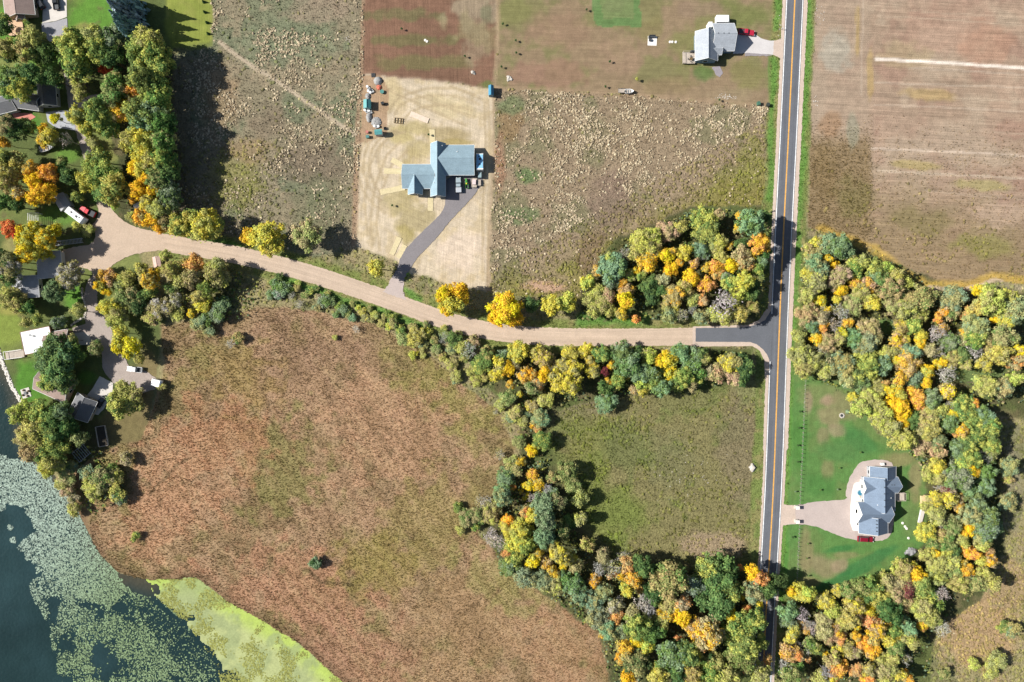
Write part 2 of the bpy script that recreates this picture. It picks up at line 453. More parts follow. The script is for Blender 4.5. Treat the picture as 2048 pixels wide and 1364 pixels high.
for tr_ in ([(745, 495), (740, 440), (750, 370), (775, 310), (800, 285)], [(760, 500), (752, 450), (760, 390), (785, 330), (815, 300)], [(735, 470), (728, 400), (740, 330), (760, 290)], [(975, 560), (976, 420), (980, 300), (976, 200)], [(965, 560), (966, 420), (972, 300), (968, 200), (900, 172)], [(780, 180), (850, 215), (930, 250)], [(800, 175), (870, 205), (950, 235)], [(815, 540), (860, 480), (930, 410), (972, 370)], [(760, 384), (749, 370), (742, 354), (738, 336), (739, 318), (744, 300), (753, 285), (764, 273), (779, 264), (795, 260)], [(763, 401), (748, 388), (736, 371), (729, 351), (726, 330), (729, 309), (736, 289), (748, 272), (763, 259), (781, 251)], [(768, 356), (761, 344), (757, 330), (756, 315), (759, 301), (765, 288), (774, 277), (785, 269), (797, 265), (810, 264)], [(771, 425), (752, 414), (736, 397), (724, 376), (717, 352), (716, 327), (721, 302), (731, 280), (746, 261)], [(790, 230), (793, 220), (802, 210), (816, 202), (835, 195), (857, 191), (880, 190), (903, 191), (925, 195), (944, 202), (958, 210)], [(780, 225), (783, 212), (793, 200), (809, 190), (830, 182), (854, 177), (880, 175), (906, 177), (930, 182), (951, 190)], [(812, 245), (811, 237), (815, 230), (824, 223), (837, 217), (854, 213), (872, 210), (891, 210), (910, 212), (927, 215), (942, 221)]):
    paint(z * ramp(-polydist(PX + wxn * .3, PY + wyn * .3, tr_), -4.2, -1.5), C(171, 152, 120), .65)
# --- mown lot
z = zmask('mown_lot')
paint(z * ramp(nB, .47, .63), C(120, 118, 77), .75)
for a in [(1100, 150, 90, 30, 0, C(145, 114, 95)), (1120, 60, 80, 40, 0, C(143, 118, 95)), (1240, 110, 50, 40, 0, C(148, 124, 100)), (1030, 20, 40, 30, 0, C(124, 122, 77)), (1400, 100, 60, 60, 0, C(117, 118, 71)), (1480, 30, 70, 30, 0, C(113, 118, 69)), (1400, 20, 60, 20, 0, C(139, 118, 97)), (1500, 150, 40, 40, 0, C(124, 120, 75)), (1410, 148, 30, 16, 0, C(91, 116, 64)), (1545, 150, 10, 60, 0, C(89, 131, 60)), (1470, 190, 60, 14, 0, C(148, 129, 102)), (1555, 30, 10, 40, 0, C(98, 129, 64)), (1330, 170, 60, 20, 0, C(135, 118, 87)), (1300, 60, 30, 30, 0, C(130, 120, 81))]:
    paint(z * ell(*a[:5], seed=int(a[0])), a[5], .75)
ring = inside(PXw, PYw, [(1184, -30), (1282, -30), (1284, 55), (1190, 52)])
core = inside(PXw, PYw, [(1200, -10), (1268, -10), (1270, 38), (1206, 36)])
paint(z * (ring & ~core), C(89, 127, 73), .75); paint(z * core, C(109, 129, 81), .75)
paint(zmask('mown_lot', 'weed_field') * ramp(-polydist(PXs, PYs, [(989, 177), (1250, 189), (1450, 206), (1545, 214)]), -7, -3), C(159, 135, 108), .6)
paint(zmask('mown_lot', 'tilled_plot', 'straw_lot', 'weed_field') * ramp(-polydist(PXs, PYs, [(1000, -120), (994, 100), (988, 180), (988, 300), (980, 460), (976, 580)]), -6, -2), C(163, 141, 112), .7)
# --- weed field
z = zmask('weed_field')
paint(z * ramp(nB, .5, .66), C(117, 117, 85), .6)
sw = ramp((PX - 1170) * 0.55 + (PY - 330) - 60 + (nB - .5) * 160, 60, 190)     # olive corner towards the wood
paint(z * sw, C(133, 125, 69), .85)
for a in [(1220, 410, 50, 70, 20, C(133, 113, 97)), (1180, 500, 30, 60, 10, C(131, 109, 89)), (1020, 240, 26, 50, 0, C(142, 117, 85)), (1060, 350, 30, 20, 0, C(92, 120, 72)), (1040, 430, 40, 20, 0, C(104, 120, 80)), (1020, 210, 30, 20, 0, C(113, 125, 89)), (1500, 330, 30, 60, 0, C(131, 127, 74)), (1090, 575, 50, 14, 0, C(188, 152, 129)), (1000, 330, 14, 60, 0, C(156, 120, 95))]:
    paint(z * ell(*a[:5], seed=int(a[1])), a[5], .75)
# --- crop field, the rows run left to right; a headland runs along the road
z = zmask('crop_field')
paint(z * ramp(nA, .48, .62), C(156, 134, 113), .8)
paint(z * ramp(nB, .54, .7), C(169, 150, 128), .7)
paint(z * ramp(nB, .46, .3), C(151, 120, 103), .6)
low = ramp(PY - 0.12 * (PX - 1800) + (nB - .5) * 160, 330, 470)
paint(z * low, C(139, 120, 89), .75)
head = z * ramp(-(PX - 1742 + (nC - .5) * 14), -8, 8)
paint(head, C(160, 141, 120), .6)
paint(head * ell(1672, 105, 36, 45), C(165, 157, 140), .8)
paint(head * ramp(PY, 250, 300), C(133, 113, 81), .8)
for a in [(1650, 350, 28, 80, 0, C(131, 111, 77)), (1710, 400, 50, 50, 10, C(119, 111, 70)), (1840, 440, 70, 30, 15, C(123, 113, 74)), (1960, 490, 70, 30, 12, C(129, 126, 70)), (1740, 150, 8, 60, 0, C(174, 147, 93)), (1715, 60, 6, 60, 0, C(169, 143, 89)), (1860, 190, 60, 14, 5, C(169, 145, 95)), (1900, 60, 100, 60, 0, C(165, 134, 114)), (1970, 90, 60, 50, 0, C(167, 130, 107)), (1830, 330, 50, 10, 5, C(161, 145, 89)), (1960, 370, 70, 12, 5, C(163, 154, 99)), (2000, 430, 60, 30, 5, C(176, 152, 130)), (1660, 250, 24, 30, 0, C(153, 120, 89)), (1705, 260, 12, 40, 0, C(141, 141, 120)), (1800, 110, 60, 30, 0, C(161, 143, 111)), (1900, 270, 80, 30, 0, C(163, 143, 122))]:
    paint(z * ell(*a[:5], seed=int(a[0] + a[1])), a[5], .6)
for tr_, wd, c_, k_ in (([(1752, 118.5), (1900, 126), (2048, 136), (2210, 146)], 2.8, C(229, 215, 199), 1), ([(1820, 136), (1950, 143), (2048, 149), (2210, 158)], 1.6, C(189, 171, 151), .5), ([(1750, 165), (1840, 169), (2048, 175), (2210, 182)], 1.6, C(193, 175, 154), .5),
        ([(1748, 210), (1830, 212), (1950, 218), (2048, 224), (2210, 234)], 1.8, C(187, 168, 147), .5), ([(1905, 196), (2010, 202), (2210, 212)], 1.5, C(187, 168, 144), .5), ([(1742, 297), (1850, 301), (1960, 306), (2048, 312), (2210, 322)], 2.0, C(197, 179, 160), .65), ([(1756, 341), (1850, 347), (1960, 352), (2048, 357), (2210, 366)], 2.0, C(197, 179, 156), .65),
        ([(1850, 380), (1930, 389), (2048, 398), (2210, 410)], 1.8, C(179, 159, 136), .5), ([(1820, 22), (1950, 30), (2048, 36), (2210, 46)], 1.5, C(181, 159, 136), .5), ([(1755, 31), (1900, 40), (2048, 50), (2210, 60)], 1.5, C(181, 161, 138), .5), ([(1900, 258), (2048, 268), (2210, 278)], 1.5, C(179, 159, 136), .5),
        ([(1716, -120), (1713, 40), (1709, 80), (1708, 140)], 1.6, C(178, 158, 135), .3), ([(1727, -120), (1726, 60), (1723, 100), (1722, 190)], 1.6, C(188, 170, 149), .4)):
    paint(z * ramp(-polydist(PX, PY + (nC - .5) * 3, tr_), -wd * 1.6, -wd * .6), c_, k_)
# yellow soybean rim by the wood, and the worn track
paint(zmask('crop_field', 'woodland_floor_c', 'meadow') * ramp(-polydist(PXw, PYw, [(1640, 460), (1690, 478), (1750, 500), (1800, 540), (1850, 572), (1930, 572), (1985, 556), (2060, 566)]), -16, -5), C(194, 162, 78), .7)
paint(zmask('crop_field', 'woodland_floor_c', 'meadow') * ramp(-polydist(PXw, PYw, [(1858, 578), (1925, 580), (1960, 570), (1985, 563), (2020, 572), (2100, 578)]), -7, -3), C(196, 176, 154), .8)
paint(ell(1632, 474, 20, 6), C(180, 168, 150), .7)
# --- pasture
z = zmask('pasture')
paint(z * ramp(nB, .46, .62), C(108, 117, 65), .75)
for a in [(1170, 820, 60, 30, 0, C(129, 119, 91)), (1180, 880, 60, 60, 0, C(118, 119, 67)), (1220, 1020, 90, 60, 20, C(114, 124, 62)), (1480, 900, 50, 120, 0, C(129, 117, 90)), (1340, 920, 60, 60, 0, C(120, 117, 81)), (1430, 1090, 80, 30, 0, C(159, 138, 114)), (1250, 900, 60, 60, 0, C(108, 113, 69)), (1500, 780, 40, 30, 0, C(127, 128, 84)), (1370, 800, 80, 26, 0, C(124, 120, 79)), (1190, 950, 40, 60, 0, C(116, 122, 65))]:
    paint(z * ell(*a[:5], seed=int(a[0])), a[5], .75)
# --- house lawn: watered green with dry patches
z = zmask('house_lawn')
paint(z * ramp(nB, .5, .64), C(106, 123, 71), .6)
for a in [(1640, 790, 50, 26, 0, C(121, 129, 81)), (1655, 800, 16, 14, 0, C(163, 136, 114)), (1617, 800, 9, 28, 0, C(152, 133, 108)), (1660, 835, 30, 26, 0, C(144, 129, 97)), (1690, 810, 34, 30, 30, C(138, 129, 93)), (1675, 860, 22, 16, 0, C(148, 133, 104)), (1645, 870, 14, 18, 0, C(133, 125, 91)), (1720, 880, 40, 20, 30, C(70, 117, 64)), (1600, 880, 20, 60, 0, C(79, 123, 58)), (1575, 860, 10, 120, 0, C(76, 127, 60)), (1655, 940, 16, 22, 0, C(131, 127, 87)), (1690, 900, 60, 26, 0, C(81, 121, 67)),
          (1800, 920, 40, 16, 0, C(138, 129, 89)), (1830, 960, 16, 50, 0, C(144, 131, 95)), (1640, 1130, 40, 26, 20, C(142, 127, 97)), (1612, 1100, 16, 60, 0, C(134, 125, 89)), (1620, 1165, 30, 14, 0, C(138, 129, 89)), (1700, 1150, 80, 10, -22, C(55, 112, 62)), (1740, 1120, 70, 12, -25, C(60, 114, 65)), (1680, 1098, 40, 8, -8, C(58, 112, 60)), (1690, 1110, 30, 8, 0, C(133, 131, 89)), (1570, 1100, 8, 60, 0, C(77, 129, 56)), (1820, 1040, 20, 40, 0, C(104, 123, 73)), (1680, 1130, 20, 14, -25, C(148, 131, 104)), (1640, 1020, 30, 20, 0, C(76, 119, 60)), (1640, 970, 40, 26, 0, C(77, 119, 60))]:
    paint(z * ell(*a[:5], seed=int(a[0] + a[1]), rag=.35), a[5], .75)
# --- verges
z = zmask('roadside_verge')
paint(z * ramp(nC, .48, .66), C(142, 132, 88), .75)
for pl, wd in (([(1620, -120), (1614, 60), (1608, 200), (1598, 420), (1590, 600)], 8), ([(1556, 0), (1552, 60)], 6), ([(1550, 120), (1545, 200), (1540, 400)], 6), ([(1586, 640), (1578, 760), (1568, 1000)], 9), ([(1566, 1050), (1558, 1200)], 8), ([(1160, 640), (1220, 638), (1290, 640)], 12), ([(810, 545), (812, 575), (840, 600)], 7), ([(560, 556), (660, 590), (770, 625), (850, 655)], 6), ([(370, 470), (480, 492)], 6)):
    paint(ramp(-polydist(PXw, PYw, pl), -wd * 1.6, -wd * .5), C(96, 138, 62), .75)
# --- yard lawns at the lake
z = zmask('yard_lawn')
paint(z * ramp(nB, .5, .64), C(120, 128, 70), .6)
for a in [(185, 30, 55, 60, 0, C(96, 142, 54)), (170, 60, 30, 16, 0, C(146, 146, 80)), (30, 125, 50, 18, 0, C(132, 138, 76)), (90, 120, 40, 20, 0, C(98, 134, 58)), (5, 40, 14, 30, 0, C(84, 136, 50)), (15, 78, 20, 14, 0, C(96, 140, 54)), (180, 170, 18, 22, 0, C(112, 140, 60)), (60, 245, 30, 24, 0, C(84, 130, 50)), (215, 300, 36, 26, 0, C(140, 140, 80)), (135, 310, 30, 20, 0, C(100, 136, 56)), (120, 430, 40, 24, 0, C(98, 132, 58)), (190, 395, 8, 30, 0, C(96, 132, 58)), (15, 650, 36, 60, 0, C(132, 146, 66)), (60, 770, 44, 56, 0, C(82, 132, 46)), (145, 590, 22, 30, 0, C(92, 138, 52)), (25, 620, 40, 12, 0, C(146, 140, 76)), (250, 525, 40, 18, -15, C(130, 136, 80)), (175, 755, 20, 16, 0, C(92, 128, 54)), (30, 490, 30, 20, 0, C(150, 142, 90)), (255, 865, 70, 60, 0, C(124, 108, 74)), (300, 770, 40, 90, 0, C(134, 116, 82)), (170, 890, 70, 50, 0, C(92, 86, 58))]:  # closing patches darken the lower yard, shade put into the ground colour
    paint(z * ell(*a[:5], seed=int(a[0] + a[1]), rag=.3), a[5], .8)
paint(z * ramp(nC, .6, .75) * ramp(fbm(PX, PY, 90, 71), .5, .6), C(104, 92, 66), .6)
z = zmask('mown_strip'); paint(z * ramp(nC, .5, .7), C(146, 146, 78), .5)
# --- wood floors and scrub
z = zmask('woodland_floor', 'woodland_floor_b', 'woodland_floor_c', 'woodland_floor_d')
paint(z * ramp(nC, .48, .66), C(112, 102, 72), .7); paint(z * ramp(nB, .55, .68), C(92, 104, 56), .6)
for a in [(1770, 655, 26, 16, 0, C(104, 132, 72)), (1960, 745, 60, 40, 20, C(112, 130, 78)), (1370, 640, 40, 8, 0, C(96, 136, 62))]:
    paint(z * ell(*a[:5], seed=int(a[0])), a[5], .8)
z = zmask('meadow')
paint(z * ramp(nB, .5, .64), C(118, 118, 82), .7); paint(z * ramp(nC, .54, .7), C(154, 136, 106), .6)
paint(z * ell(1950, 1260, 90, 90), C(176, 146, 110), .75); paint(z * ell(2020, 960, 30, 120), C(134, 128, 104), .6)
paint(z * ell(2020, 1180, 40, 80), C(168, 140, 106), .6); paint(z * ell(1330, 610, 60, 30), C(140, 120, 80), .5)
# individual blades of colour everywhere
vcol *= (0.86 + 0.28 * nD)[..., None]

WX = (PX - 1024) * S; WY = (682 - PY) * S
rel = np.ones(PX.shape); rel *= ramp(dr, 30, 50) * ramp(dg, 26, 44)
GZ = (fbm(PX, PY, 40, 50) - .5) * .1 * rel - depth * 1.6
GZ = np.where(lake & (depth < .3), np.minimum(GZ, -.3), GZ)
verts = np.stack([WX, WY, GZ], -1).reshape(-1, 3); cols = vcol.reshape(-1, 3)
MATS = {
 'crop_field': ground_mat('crop_field', 2.4, .16, .5, .12, .1, [((0.05, 3.6, 1), R_(3.2), .26), ((0.03, .7, 1), R_(3.2), .12)]),
 'straw_lot': ground_mat('straw_lot', 2.2, .14, .5, .1, .07, [((2.0, .1, 1), R_(2), .14), ((.12, 1.6, 1), R_(20), .1)]),
 'tilled_plot': ground_mat('tilled_plot', 2.4, .18, .5, .1, .08, [((2.0, .06, 1), R_(-2), .16), ((.06, 1.3, 1), R_(2), .08)]),
 'mown_lot': ground_mat('mown_lot', 2.4, .15, .5, .1, .06, [((.06, 1.7, 1), R_(2), .13)]),
 'house_lawn': ground_mat('house_lawn', 2.4, .16, .6, .1, .06, [((1.6, .06, 1), R_(2), .09)]),
 'yard_lawn': ground_mat('yard_lawn', 2.4, .2, .6, .14, .08),
 'mown_strip': ground_mat('mown_strip', 2.4, .14, .5, .1, .05, [((2.2, .06, 1), 0, .12)]),
 'marsh': ground_mat('marsh', 2.2, .26, .5, .14, .14),
 'pasture': ground_mat('pasture', 1.5, .3, .4, .2, .3),
}
rough_mat = ground_mat('rough_ground', 1.8, .28, .5, .2, .25)
qi = np.arange(ny)[:, None] * (nx + 1) + np.arange(nx)[None, :]
quads = np.stack([qi + nx + 1, qi + nx + 2, qi + 1, qi], -1).reshape(-1, 4)
cz = vz[:-1, :-1].ravel()
merge = {'woodland_floor_b': 'woodland_floor', 'woodland_floor_c': 'woodland_floor', 'woodland_floor_d': 'woodland_floor'}
byname = {}
for i, zz in enumerate(ZONES): byname.setdefault(merge.get(zz[0], zz[0]), []).append(i)
for nm, ids in byname.items():
    f = quads[np.isin(cz, ids)]
    if not len(f): continue
    used, inv = np.unique(f, return_inverse=True)
    o = np_mesh(nm, verts[used], inv.reshape(f.shape), MATS.get(nm, rough_mat), cols[used], smooth=True)
    tag(o, kind='structure')
# the land goes on beyond the surveyed fields
far = surf('far_land', C(120, 116, 76), .95, .3, .03, fine=(1.2, .2))
big = MB(); X0, X1, Y0, Y1 = WX.min(), WX.max(), WY.min(), WY.max(); B_ = 2600
for (a, b, c, d) in ((-B_, B_, Y1, B_), (-B_, B_, -B_, Y0), (-B_, X0, Y0, Y1), (X1, B_, Y0, Y1)):
    k = len(big.v); big.v += [(a, c, -.05), (b, c, -.05), (b, d, -.05), (a, d, -.05)]; big.f.append((k, k + 1, k + 2, k + 3))
tag(big.build('terrain', far), kind='structure')

# ------------------------------------------------------------------ water
m, t, out = nt('lake_water')
b = N(t, 'ShaderNodeBsdfPrincipled'); b.inputs['Roughness'].default_value = .1; b.inputs['IOR'].default_value = 1.33
geo = N(t, 'ShaderNodeNewGeometry'); rgb = N(t, 'ShaderNodeAttribute'); rgb.attribute_name = 'Col'
c, _ = mul_noise(t, rgb.outputs[0], .08, .2, geo.outputs['Position'], 5)
c, _ = mul_noise(t, c, 1.6, .1, geo.outputs['Position'], 3)
t.links.new(c, b.inputs['Base Color'])
nz = N(t, 'ShaderNodeTexNoise'); nz.inputs['Scale'].default_value = .9; nz.inputs['Detail'].default_value = 4; t.links.new(geo.outputs['Position'], nz.inputs['Vector'])
bp = N(t, 'ShaderNodeBump'); bp.inputs['Distance'].default_value = .12; t.links.new(nz.outputs['Fac'], bp.inputs['Height']); t.links.new(bp.outputs['Normal'], b.inputs['Normal'])
t.links.new(b.outputs['BSDF'], out.inputs['Surface'])
wx_ = np.arange(-168, 850, 6.0); wy_ = np.arange(600, 1496, 6.0); WXX, WYY = np.meshgrid(wx_, wy_)
dsh = polydist(WXX, WYY, SHORE[1:20]) + (fbm(WXX, WYY, 60, 140) - .5) * 40
sed = ramp(-dsh, -44, -2)[..., None]; deep = ramp(fbm(WXX, WYY, 160, 141), .35, .65)[..., None]
wc = np.array(C(34, 54, 54)) * deep + np.array(C(43, 65, 67)) * (1 - deep)
wc = wc * (1 - sed * .8) + np.array(C(84, 78, 62)) * sed * .8
wi = np.arange(len(wy_) - 1)[:, None] * len(wx_) + np.arange(len(wx_) - 1)[None]
wq = np.stack([wi + len(wx_), wi + len(wx_) + 1, wi + 1, wi], -1).reshape(-1, 4)
wv_ = np.stack([(WXX - 1024) * S, (682 - WYY) * S, np.full(WXX.shape, -.22)], -1).reshape(-1, 3)
tag(np_mesh('lake', wv_, wq, m, wc.reshape(-1, 3)), kind='structure')

# ------------------------------------------------------------------ roads
def resample(pts, step):
    out_ = []
    for (x0, y0), (x1, y1) in zip(pts[:-1], pts[1:]):
        n_ = max(1, int(math.hypot(x1 - x0, y1 - y0) / step))
        for i in range(n_): out_.append((x0 + (x1 - x0) * i / n_, y0 + (y1 - y0) * i / n_))
    out_.append(pts[-1]); return out_

def smooth_line(pts, it=2):
    for _ in range(it):
        q = [pts[0]]
        for a_, b_ in zip(pts[:-1], pts[1:]):
            q += [(a_[0] * .75 + b_[0] * .25, a_[1] * .75 + b_[1] * .25), (a_[0] * .25 + b_[0] * .75, a_[1] * .25 + b_[1] * .75)]
        q.append(pts[-1]); pts = q
    return pts

def road_mat(name, col, fine, streak, rough=.9, lines=(), bump=.03):
    """road surface; v = metres across, u = metres along"""
    m, t, out = nt(name)
    b = N(t, 'ShaderNodeBsdfPrincipled'); b.inputs['Roughness'].default_value = rough; b.inputs['Specular IOR Level'].default_value = .2
    at = N(t, 'ShaderNodeAttribute'); at.attribute_name = 'ruv'
    geo = N(t, 'ShaderNodeNewGeometry'); rgb = N(t, 'ShaderNodeRGB'); rgb.outputs[0].default_value = (*col, 1)
    c, f = mul_noise(t, rgb.outputs[0], 3.0, fine, geo.outputs['Position'], 3)
    c, _ = mul_noise(t, c, .25, .07, geo.outputs['Position'], 4)
    for sc, am in streak:
        mp = N(t, 'ShaderNodeMapping'); mp.inputs['Scale'].default_value = (sc[0], sc[1], 1)
        t.links.new(at.outputs['Vector'], mp.inputs['Vector']); c, _ = mul_noise(t, c, 1, am, mp.outputs['Vector'], 4)
    t.links.new(c, b.inputs['Base Color'])
    bp = N(t, 'ShaderNodeBump'); bp.inputs['Distance'].default_value = bump; t.links.new(f, bp.inputs['Height']); t.links.new(bp.outputs['Normal'], b.inputs['Normal'])
    t.links.new(b.outputs['BSDF'], out.inputs['Surface'])
    return m

def ribbon(name, pts, lo, hi, z, mat, jit=0.0, step=3.0, kind='structure', parent=None, skip=None, ncross=4):
    """strip between offsets lo..hi (pixels, + is to the right when walking along)"""
    p = resample(smooth_line(pts), step); n_ = len(p); V = []; UV = []; s_ = 0
    for i in range(n_):
        a_ = p[max(0, i - 1)]; b_ = p[min(n_ - 1, i + 1)]; dx, dy = b_[0] - a_[0], b_[1] - a_[1]; l_ = math.hypot(dx, dy) or 1
        nxn, nyn = -dy / l_, dx / l_
        if i: s_ += math.hypot(p[i][0] - p[i - 1][0], p[i][1] - p[i - 1][1]) * S
        l0 = (lo(p[i]) if callable(lo) else lo) + random.gauss(0, jit); h0 = (hi(p[i]) if callable(hi) else hi) + random.gauss(0, jit)
        for k_ in range(ncross + 1):
            o_ = l0 + (h0 - l0) * k_ / ncross
            w_ = W(p[i][0] + nxn * o_, p[i][1] + nyn * o_); e_ = z if (0 < k_ < ncross or ncross == 1) else z - .012
            V.append((w_.x, w_.y, e_)); UV.append((s_, o_ * S, 0))
    F = []; q = ncross + 1
    for i in range(n_ - 1):
        if skip and skip(p[i]): continue
        for k_ in range(ncross):
            F.append((i * q + k_, i * q + k_ + 1, (i + 1) * q + k_ + 1, (i + 1) * q + k_))
    me = bpy.data.meshes.new(name); me.from_pydata(V, [], F); me.update(); me.materials.append(mat)
    a_ = me.attributes.new('ruv', 'FLOAT_VECTOR', 'POINT'); a_.data.foreach_set('vector', np.array(UV, np.float32).ravel())
    bm = bmesh.new(); bm.from_mesh(me); bmesh.ops.recalc_face_normals(bm, faces=bm.faces)
    if bm.faces and sum(f_.normal.z for f_ in bm.faces) < 0: bmesh.ops.reverse_faces(bm, faces=bm.faces)
    bm.to_mesh(me); bm.free()
    o = bpy.data.objects.new(name, me); COL.objects.link(o)
    if parent: o.parent = parent
    if kind and not parent: o['kind'] = kind
    return o

PADS = []
def pad(name, poly, z, mat, jit=.5, step=4.0, kind='structure', parent=None, thick=.1, smooth=0):
    """paved or gravelled area traced on the ground"""
    PADS.append(poly)
    pts = poly + [poly[0]]
    if smooth:
        for _ in range(smooth):
            q = []
            for a_, b_ in zip(pts[:-1], pts[1:]):
                q += [(a_[0] * .75 + b_[0] * .25, a_[1] * .75 + b_[1] * .25), (a_[0] * .25 + b_[0] * .75, a_[1] * .25 + b_[1] * .75)]
            pts = q + [q[0]]
    p = resample(pts, step)[:-1]
    P = [tuple(W(x + random.gauss(0, jit), y + random.gauss(0, jit)).xy) for x, y in p]
    o = MB().prism(P, z - thick, z).build(name, mat, parent)
    if kind and not parent: o['kind'] = kind
    return o

asphalt = road_mat('asphalt', C(106, 108, 113), .12, [((.015, 1.0), .2), ((.15, 4), .08), ((.3, .3), .07)])
asphalt_new = road_mat('drive_asphalt', C(136, 130, 130), .14, [])
gravel_m = road_mat('gravel', C(196, 174, 152), .14, [((.008, .8), .13), ((.04, 4), .1), ((.2, .2), .06)])
shoulder_m = road_mat('shoulder_gravel', C(202, 182, 165), .14, [((.1, 3), .08)])
grey_gravel = road_mat('grey_gravel', C(190, 174, 164), .14, [])
lane_gravel = road_mat('lane_gravel', C(172, 158, 148), .16, [])
pink_gravel = road_mat('drive_gravel', C(190, 174, 165), .1, [])
concrete = surf('concrete', C(212, 204, 194), .85, .08, .6, fine=(4, .06))
white_conc = surf('white_concrete', C(244, 238, 228), .85, .06, .5)
white_paint = surf('road_white_paint', (.78, .78, .76), .7, .22, 1.2, fine=(5, .2))
yellow_paint = surf('road_yellow_paint', (.80, .40, .06), .7, .18, 1.2, fine=(5, .2))
dirt = road_mat('bare_dirt', C(190, 156, 126), .18, [])

ribbon('road_shoulder', ROAD, lambda p: -26 + (3 if p[1] > 900 else 0), lambda p: 24 if p[1] < 900 else 22, .085, shoulder_m, .5)
ribbon('paved_road', ROAD, -17.8, 17.8, .125, asphalt, .12)
for nm, lo, hi, mt, sk in (('edge_line', 15.4, 16.9, white_paint, None), ('edge_line', -16.9, -15.4, white_paint, lambda p: 628 < p[1] < 722), ('centre_line', -1.15, -.2, yellow_paint, None), ('centre_line', .2, 1.15, yellow_paint, None)):
    ribbon(nm, ROAD, -hi, -lo, .131, mt, .03, ncross=1, skip=sk)
ribbon('footpath', PATH, -2.4, 2.4, .075, road_mat('trodden_path', C(176, 160, 136), .18, [((.1, 3), .1)]), .35, ncross=2)
ribbon('gravel_road', GRAVEL, lambda p: -17.5, lambda p: 17.5, .1, gravel_m, .5)
pad('road_shoulder', [(1385, 653), (1495, 650), (1518, 640), (1530, 622), (1545, 600), (1556, 640), (1548, 760), (1530, 760), (1528, 720), (1520, 702), (1504, 692), (1385, 693)], .108, shoulder_m, .3)
pad('paved_apron', [(1391, 656), (1470, 655), (1496, 653.5), (1515, 648), (1530, 640), (1541, 622), (1560, 600), (1558, 690), (1554, 760), (1541, 740), (1540, 724), (1534, 709), (1526, 699), (1514, 689), (1500, 684), (1391, 683.5)], .117, asphalt, .12, 3)
pad('gravel_junction', [(192, 404), (198, 380), (207, 380), (213, 402), (224, 420), (243, 438), (268, 454), (310, 466), (330, 484), (330, 500), (292, 504), (262, 510), (236, 522), (214, 540), (198, 562), (186, 556), (184, 540), (150, 532), (122, 526), (120, 500), (150, 494), (186, 488), (194, 470), (182, 452), (194, 440), (199, 420)], .112, gravel_m, .5, smooth=1)
LANE_UP = [(202, 400), (192, 370), (182, 335), (172, 300), (163, 268), (152, 238), (146, 212), (142, 180), (138, 150), (130, 110), (118, 70)]
ribbon('access_lane', LANE_UP, -9, 9, .1, lane_gravel, .5)
LANE_DN = [(206, 545), (188, 566), (180, 590), (184, 615), (192, 640), (200, 665), (214, 690), (228, 715), (246, 742), (268, 760), (300, 768)]
ribbon('access_lane', LANE_DN, lambda p: -13 - (8 if 630 < p[1] < 690 else 0), lambda p: 9 + (12 if 620 < p[1] < 690 else 4), .098, lane_gravel, .6)
pad('turning_area', [(146, 656), (168, 648), (196, 636), (222, 652), (226, 672), (205, 690), (182, 688), (148, 676)], .104, lane_gravel, .6)
pad('parking_area', [(202, 694), (226, 690), (250, 716), (262, 738), (292, 742), (312, 756), (318, 776), (286, 786), (258, 778), (226, 766), (206, 740)], .106, lane_gravel, .6)
pad('concrete_driveway', [(88, -30), (133, -30), (134, 34), (112, 42), (85, 46)], .1, concrete, .1)
pad('asphalt_driveway', [(84, 47), (112, 43), (134, 36), (137, 66), (124, 76), (100, 84), (84, 66)], .095, road_mat('old_asphalt', C(164, 162, 164), .1, []), .3)
pad('gravel_driveway', [(140, 194), (160, 196), (196, 188), (206, 196), (186, 212), (158, 222), (140, 220)], .108, grey_gravel, .4)
pad('concrete_driveway', [(92, 224), (134, 220), (146, 232), (152, 262), (134, 258), (112, 256), (96, 244)], .115, road_mat('drive_concrete', C(176, 178, 184), .07, []), .2)
pad('concrete_driveway', [(186, 776), (200, 752), (226, 766), (226, 800), (214, 806), (208, 818), (196, 830), (170, 824), (162, 806)], .115, concrete, .2)
pad('concrete_apron', [(142, 668), (168, 664), (180, 672), (182, 690), (150, 690)], .112, concrete, .1)
pad('asphalt_driveway', [(891, 394), (889, 416), (878, 432), (852, 456), (830, 478), (813, 496), (801, 513), (795, 535), (783, 558), (780, 574), (803, 582), (808, 560), (820, 538), (832, 518), (852, 498), (880, 468), (903, 438), (936, 405), (956, 380), (966, 360), (964, 350), (890, 350)], .1, asphalt_new, .3, smooth=1)
pad('gravel_apron', [(783, 556), (808, 560), (806, 584), (812, 600), (766, 584), (776, 570)], .112, pink_gravel, .7)
pad('concrete_driveway', [(1466, 70), (1506, 66), (1522, 77), (1542, 82), (1572, 78), (1570, 112), (1540, 109), (1495, 106), (1466, 108)], .1, road_mat('pale_drive', C(206, 200, 196), .06, []), .25)
pad('driveway_mouth', [(1548, 81), (1574, 76), (1570, 118), (1560, 116), (1546, 110)], .112, shoulder_m, .5)
pad('gravel_path', [(1490, 105), (1530, 108), (1545, 112), (1490, 112)], .094, road_mat('path_gravel', C(150, 142, 142), .12, []), .4)
pad('stone_bed', [(1424, 134), (1440, 133), (1446, 146), (1440, 155), (1432, 150)], .09, road_mat('bed_stone', C(154, 146, 150), .16, []), .5)
pad('gravel_driveway', [(1558, 1010), (1596, 1011), (1622, 1004), (1665, 1001), (1696, 998), (1690, 990), (1697, 960), (1705, 945), (1716, 928), (1728, 921), (1756, 919), (1782, 922), (1788, 934), (1790, 1000), (1786, 1060), (1774, 1080), (1736, 1083), (1696, 1078), (1660, 1064), (1636, 1054), (1600, 1047), (1556, 1050)], .1, pink_gravel, .4, smooth=1)
pad('driveway_mouth', [(1562, 1008), (1590, 1011), (1592, 1046), (1558, 1052)], .112, shoulder_m, .5)
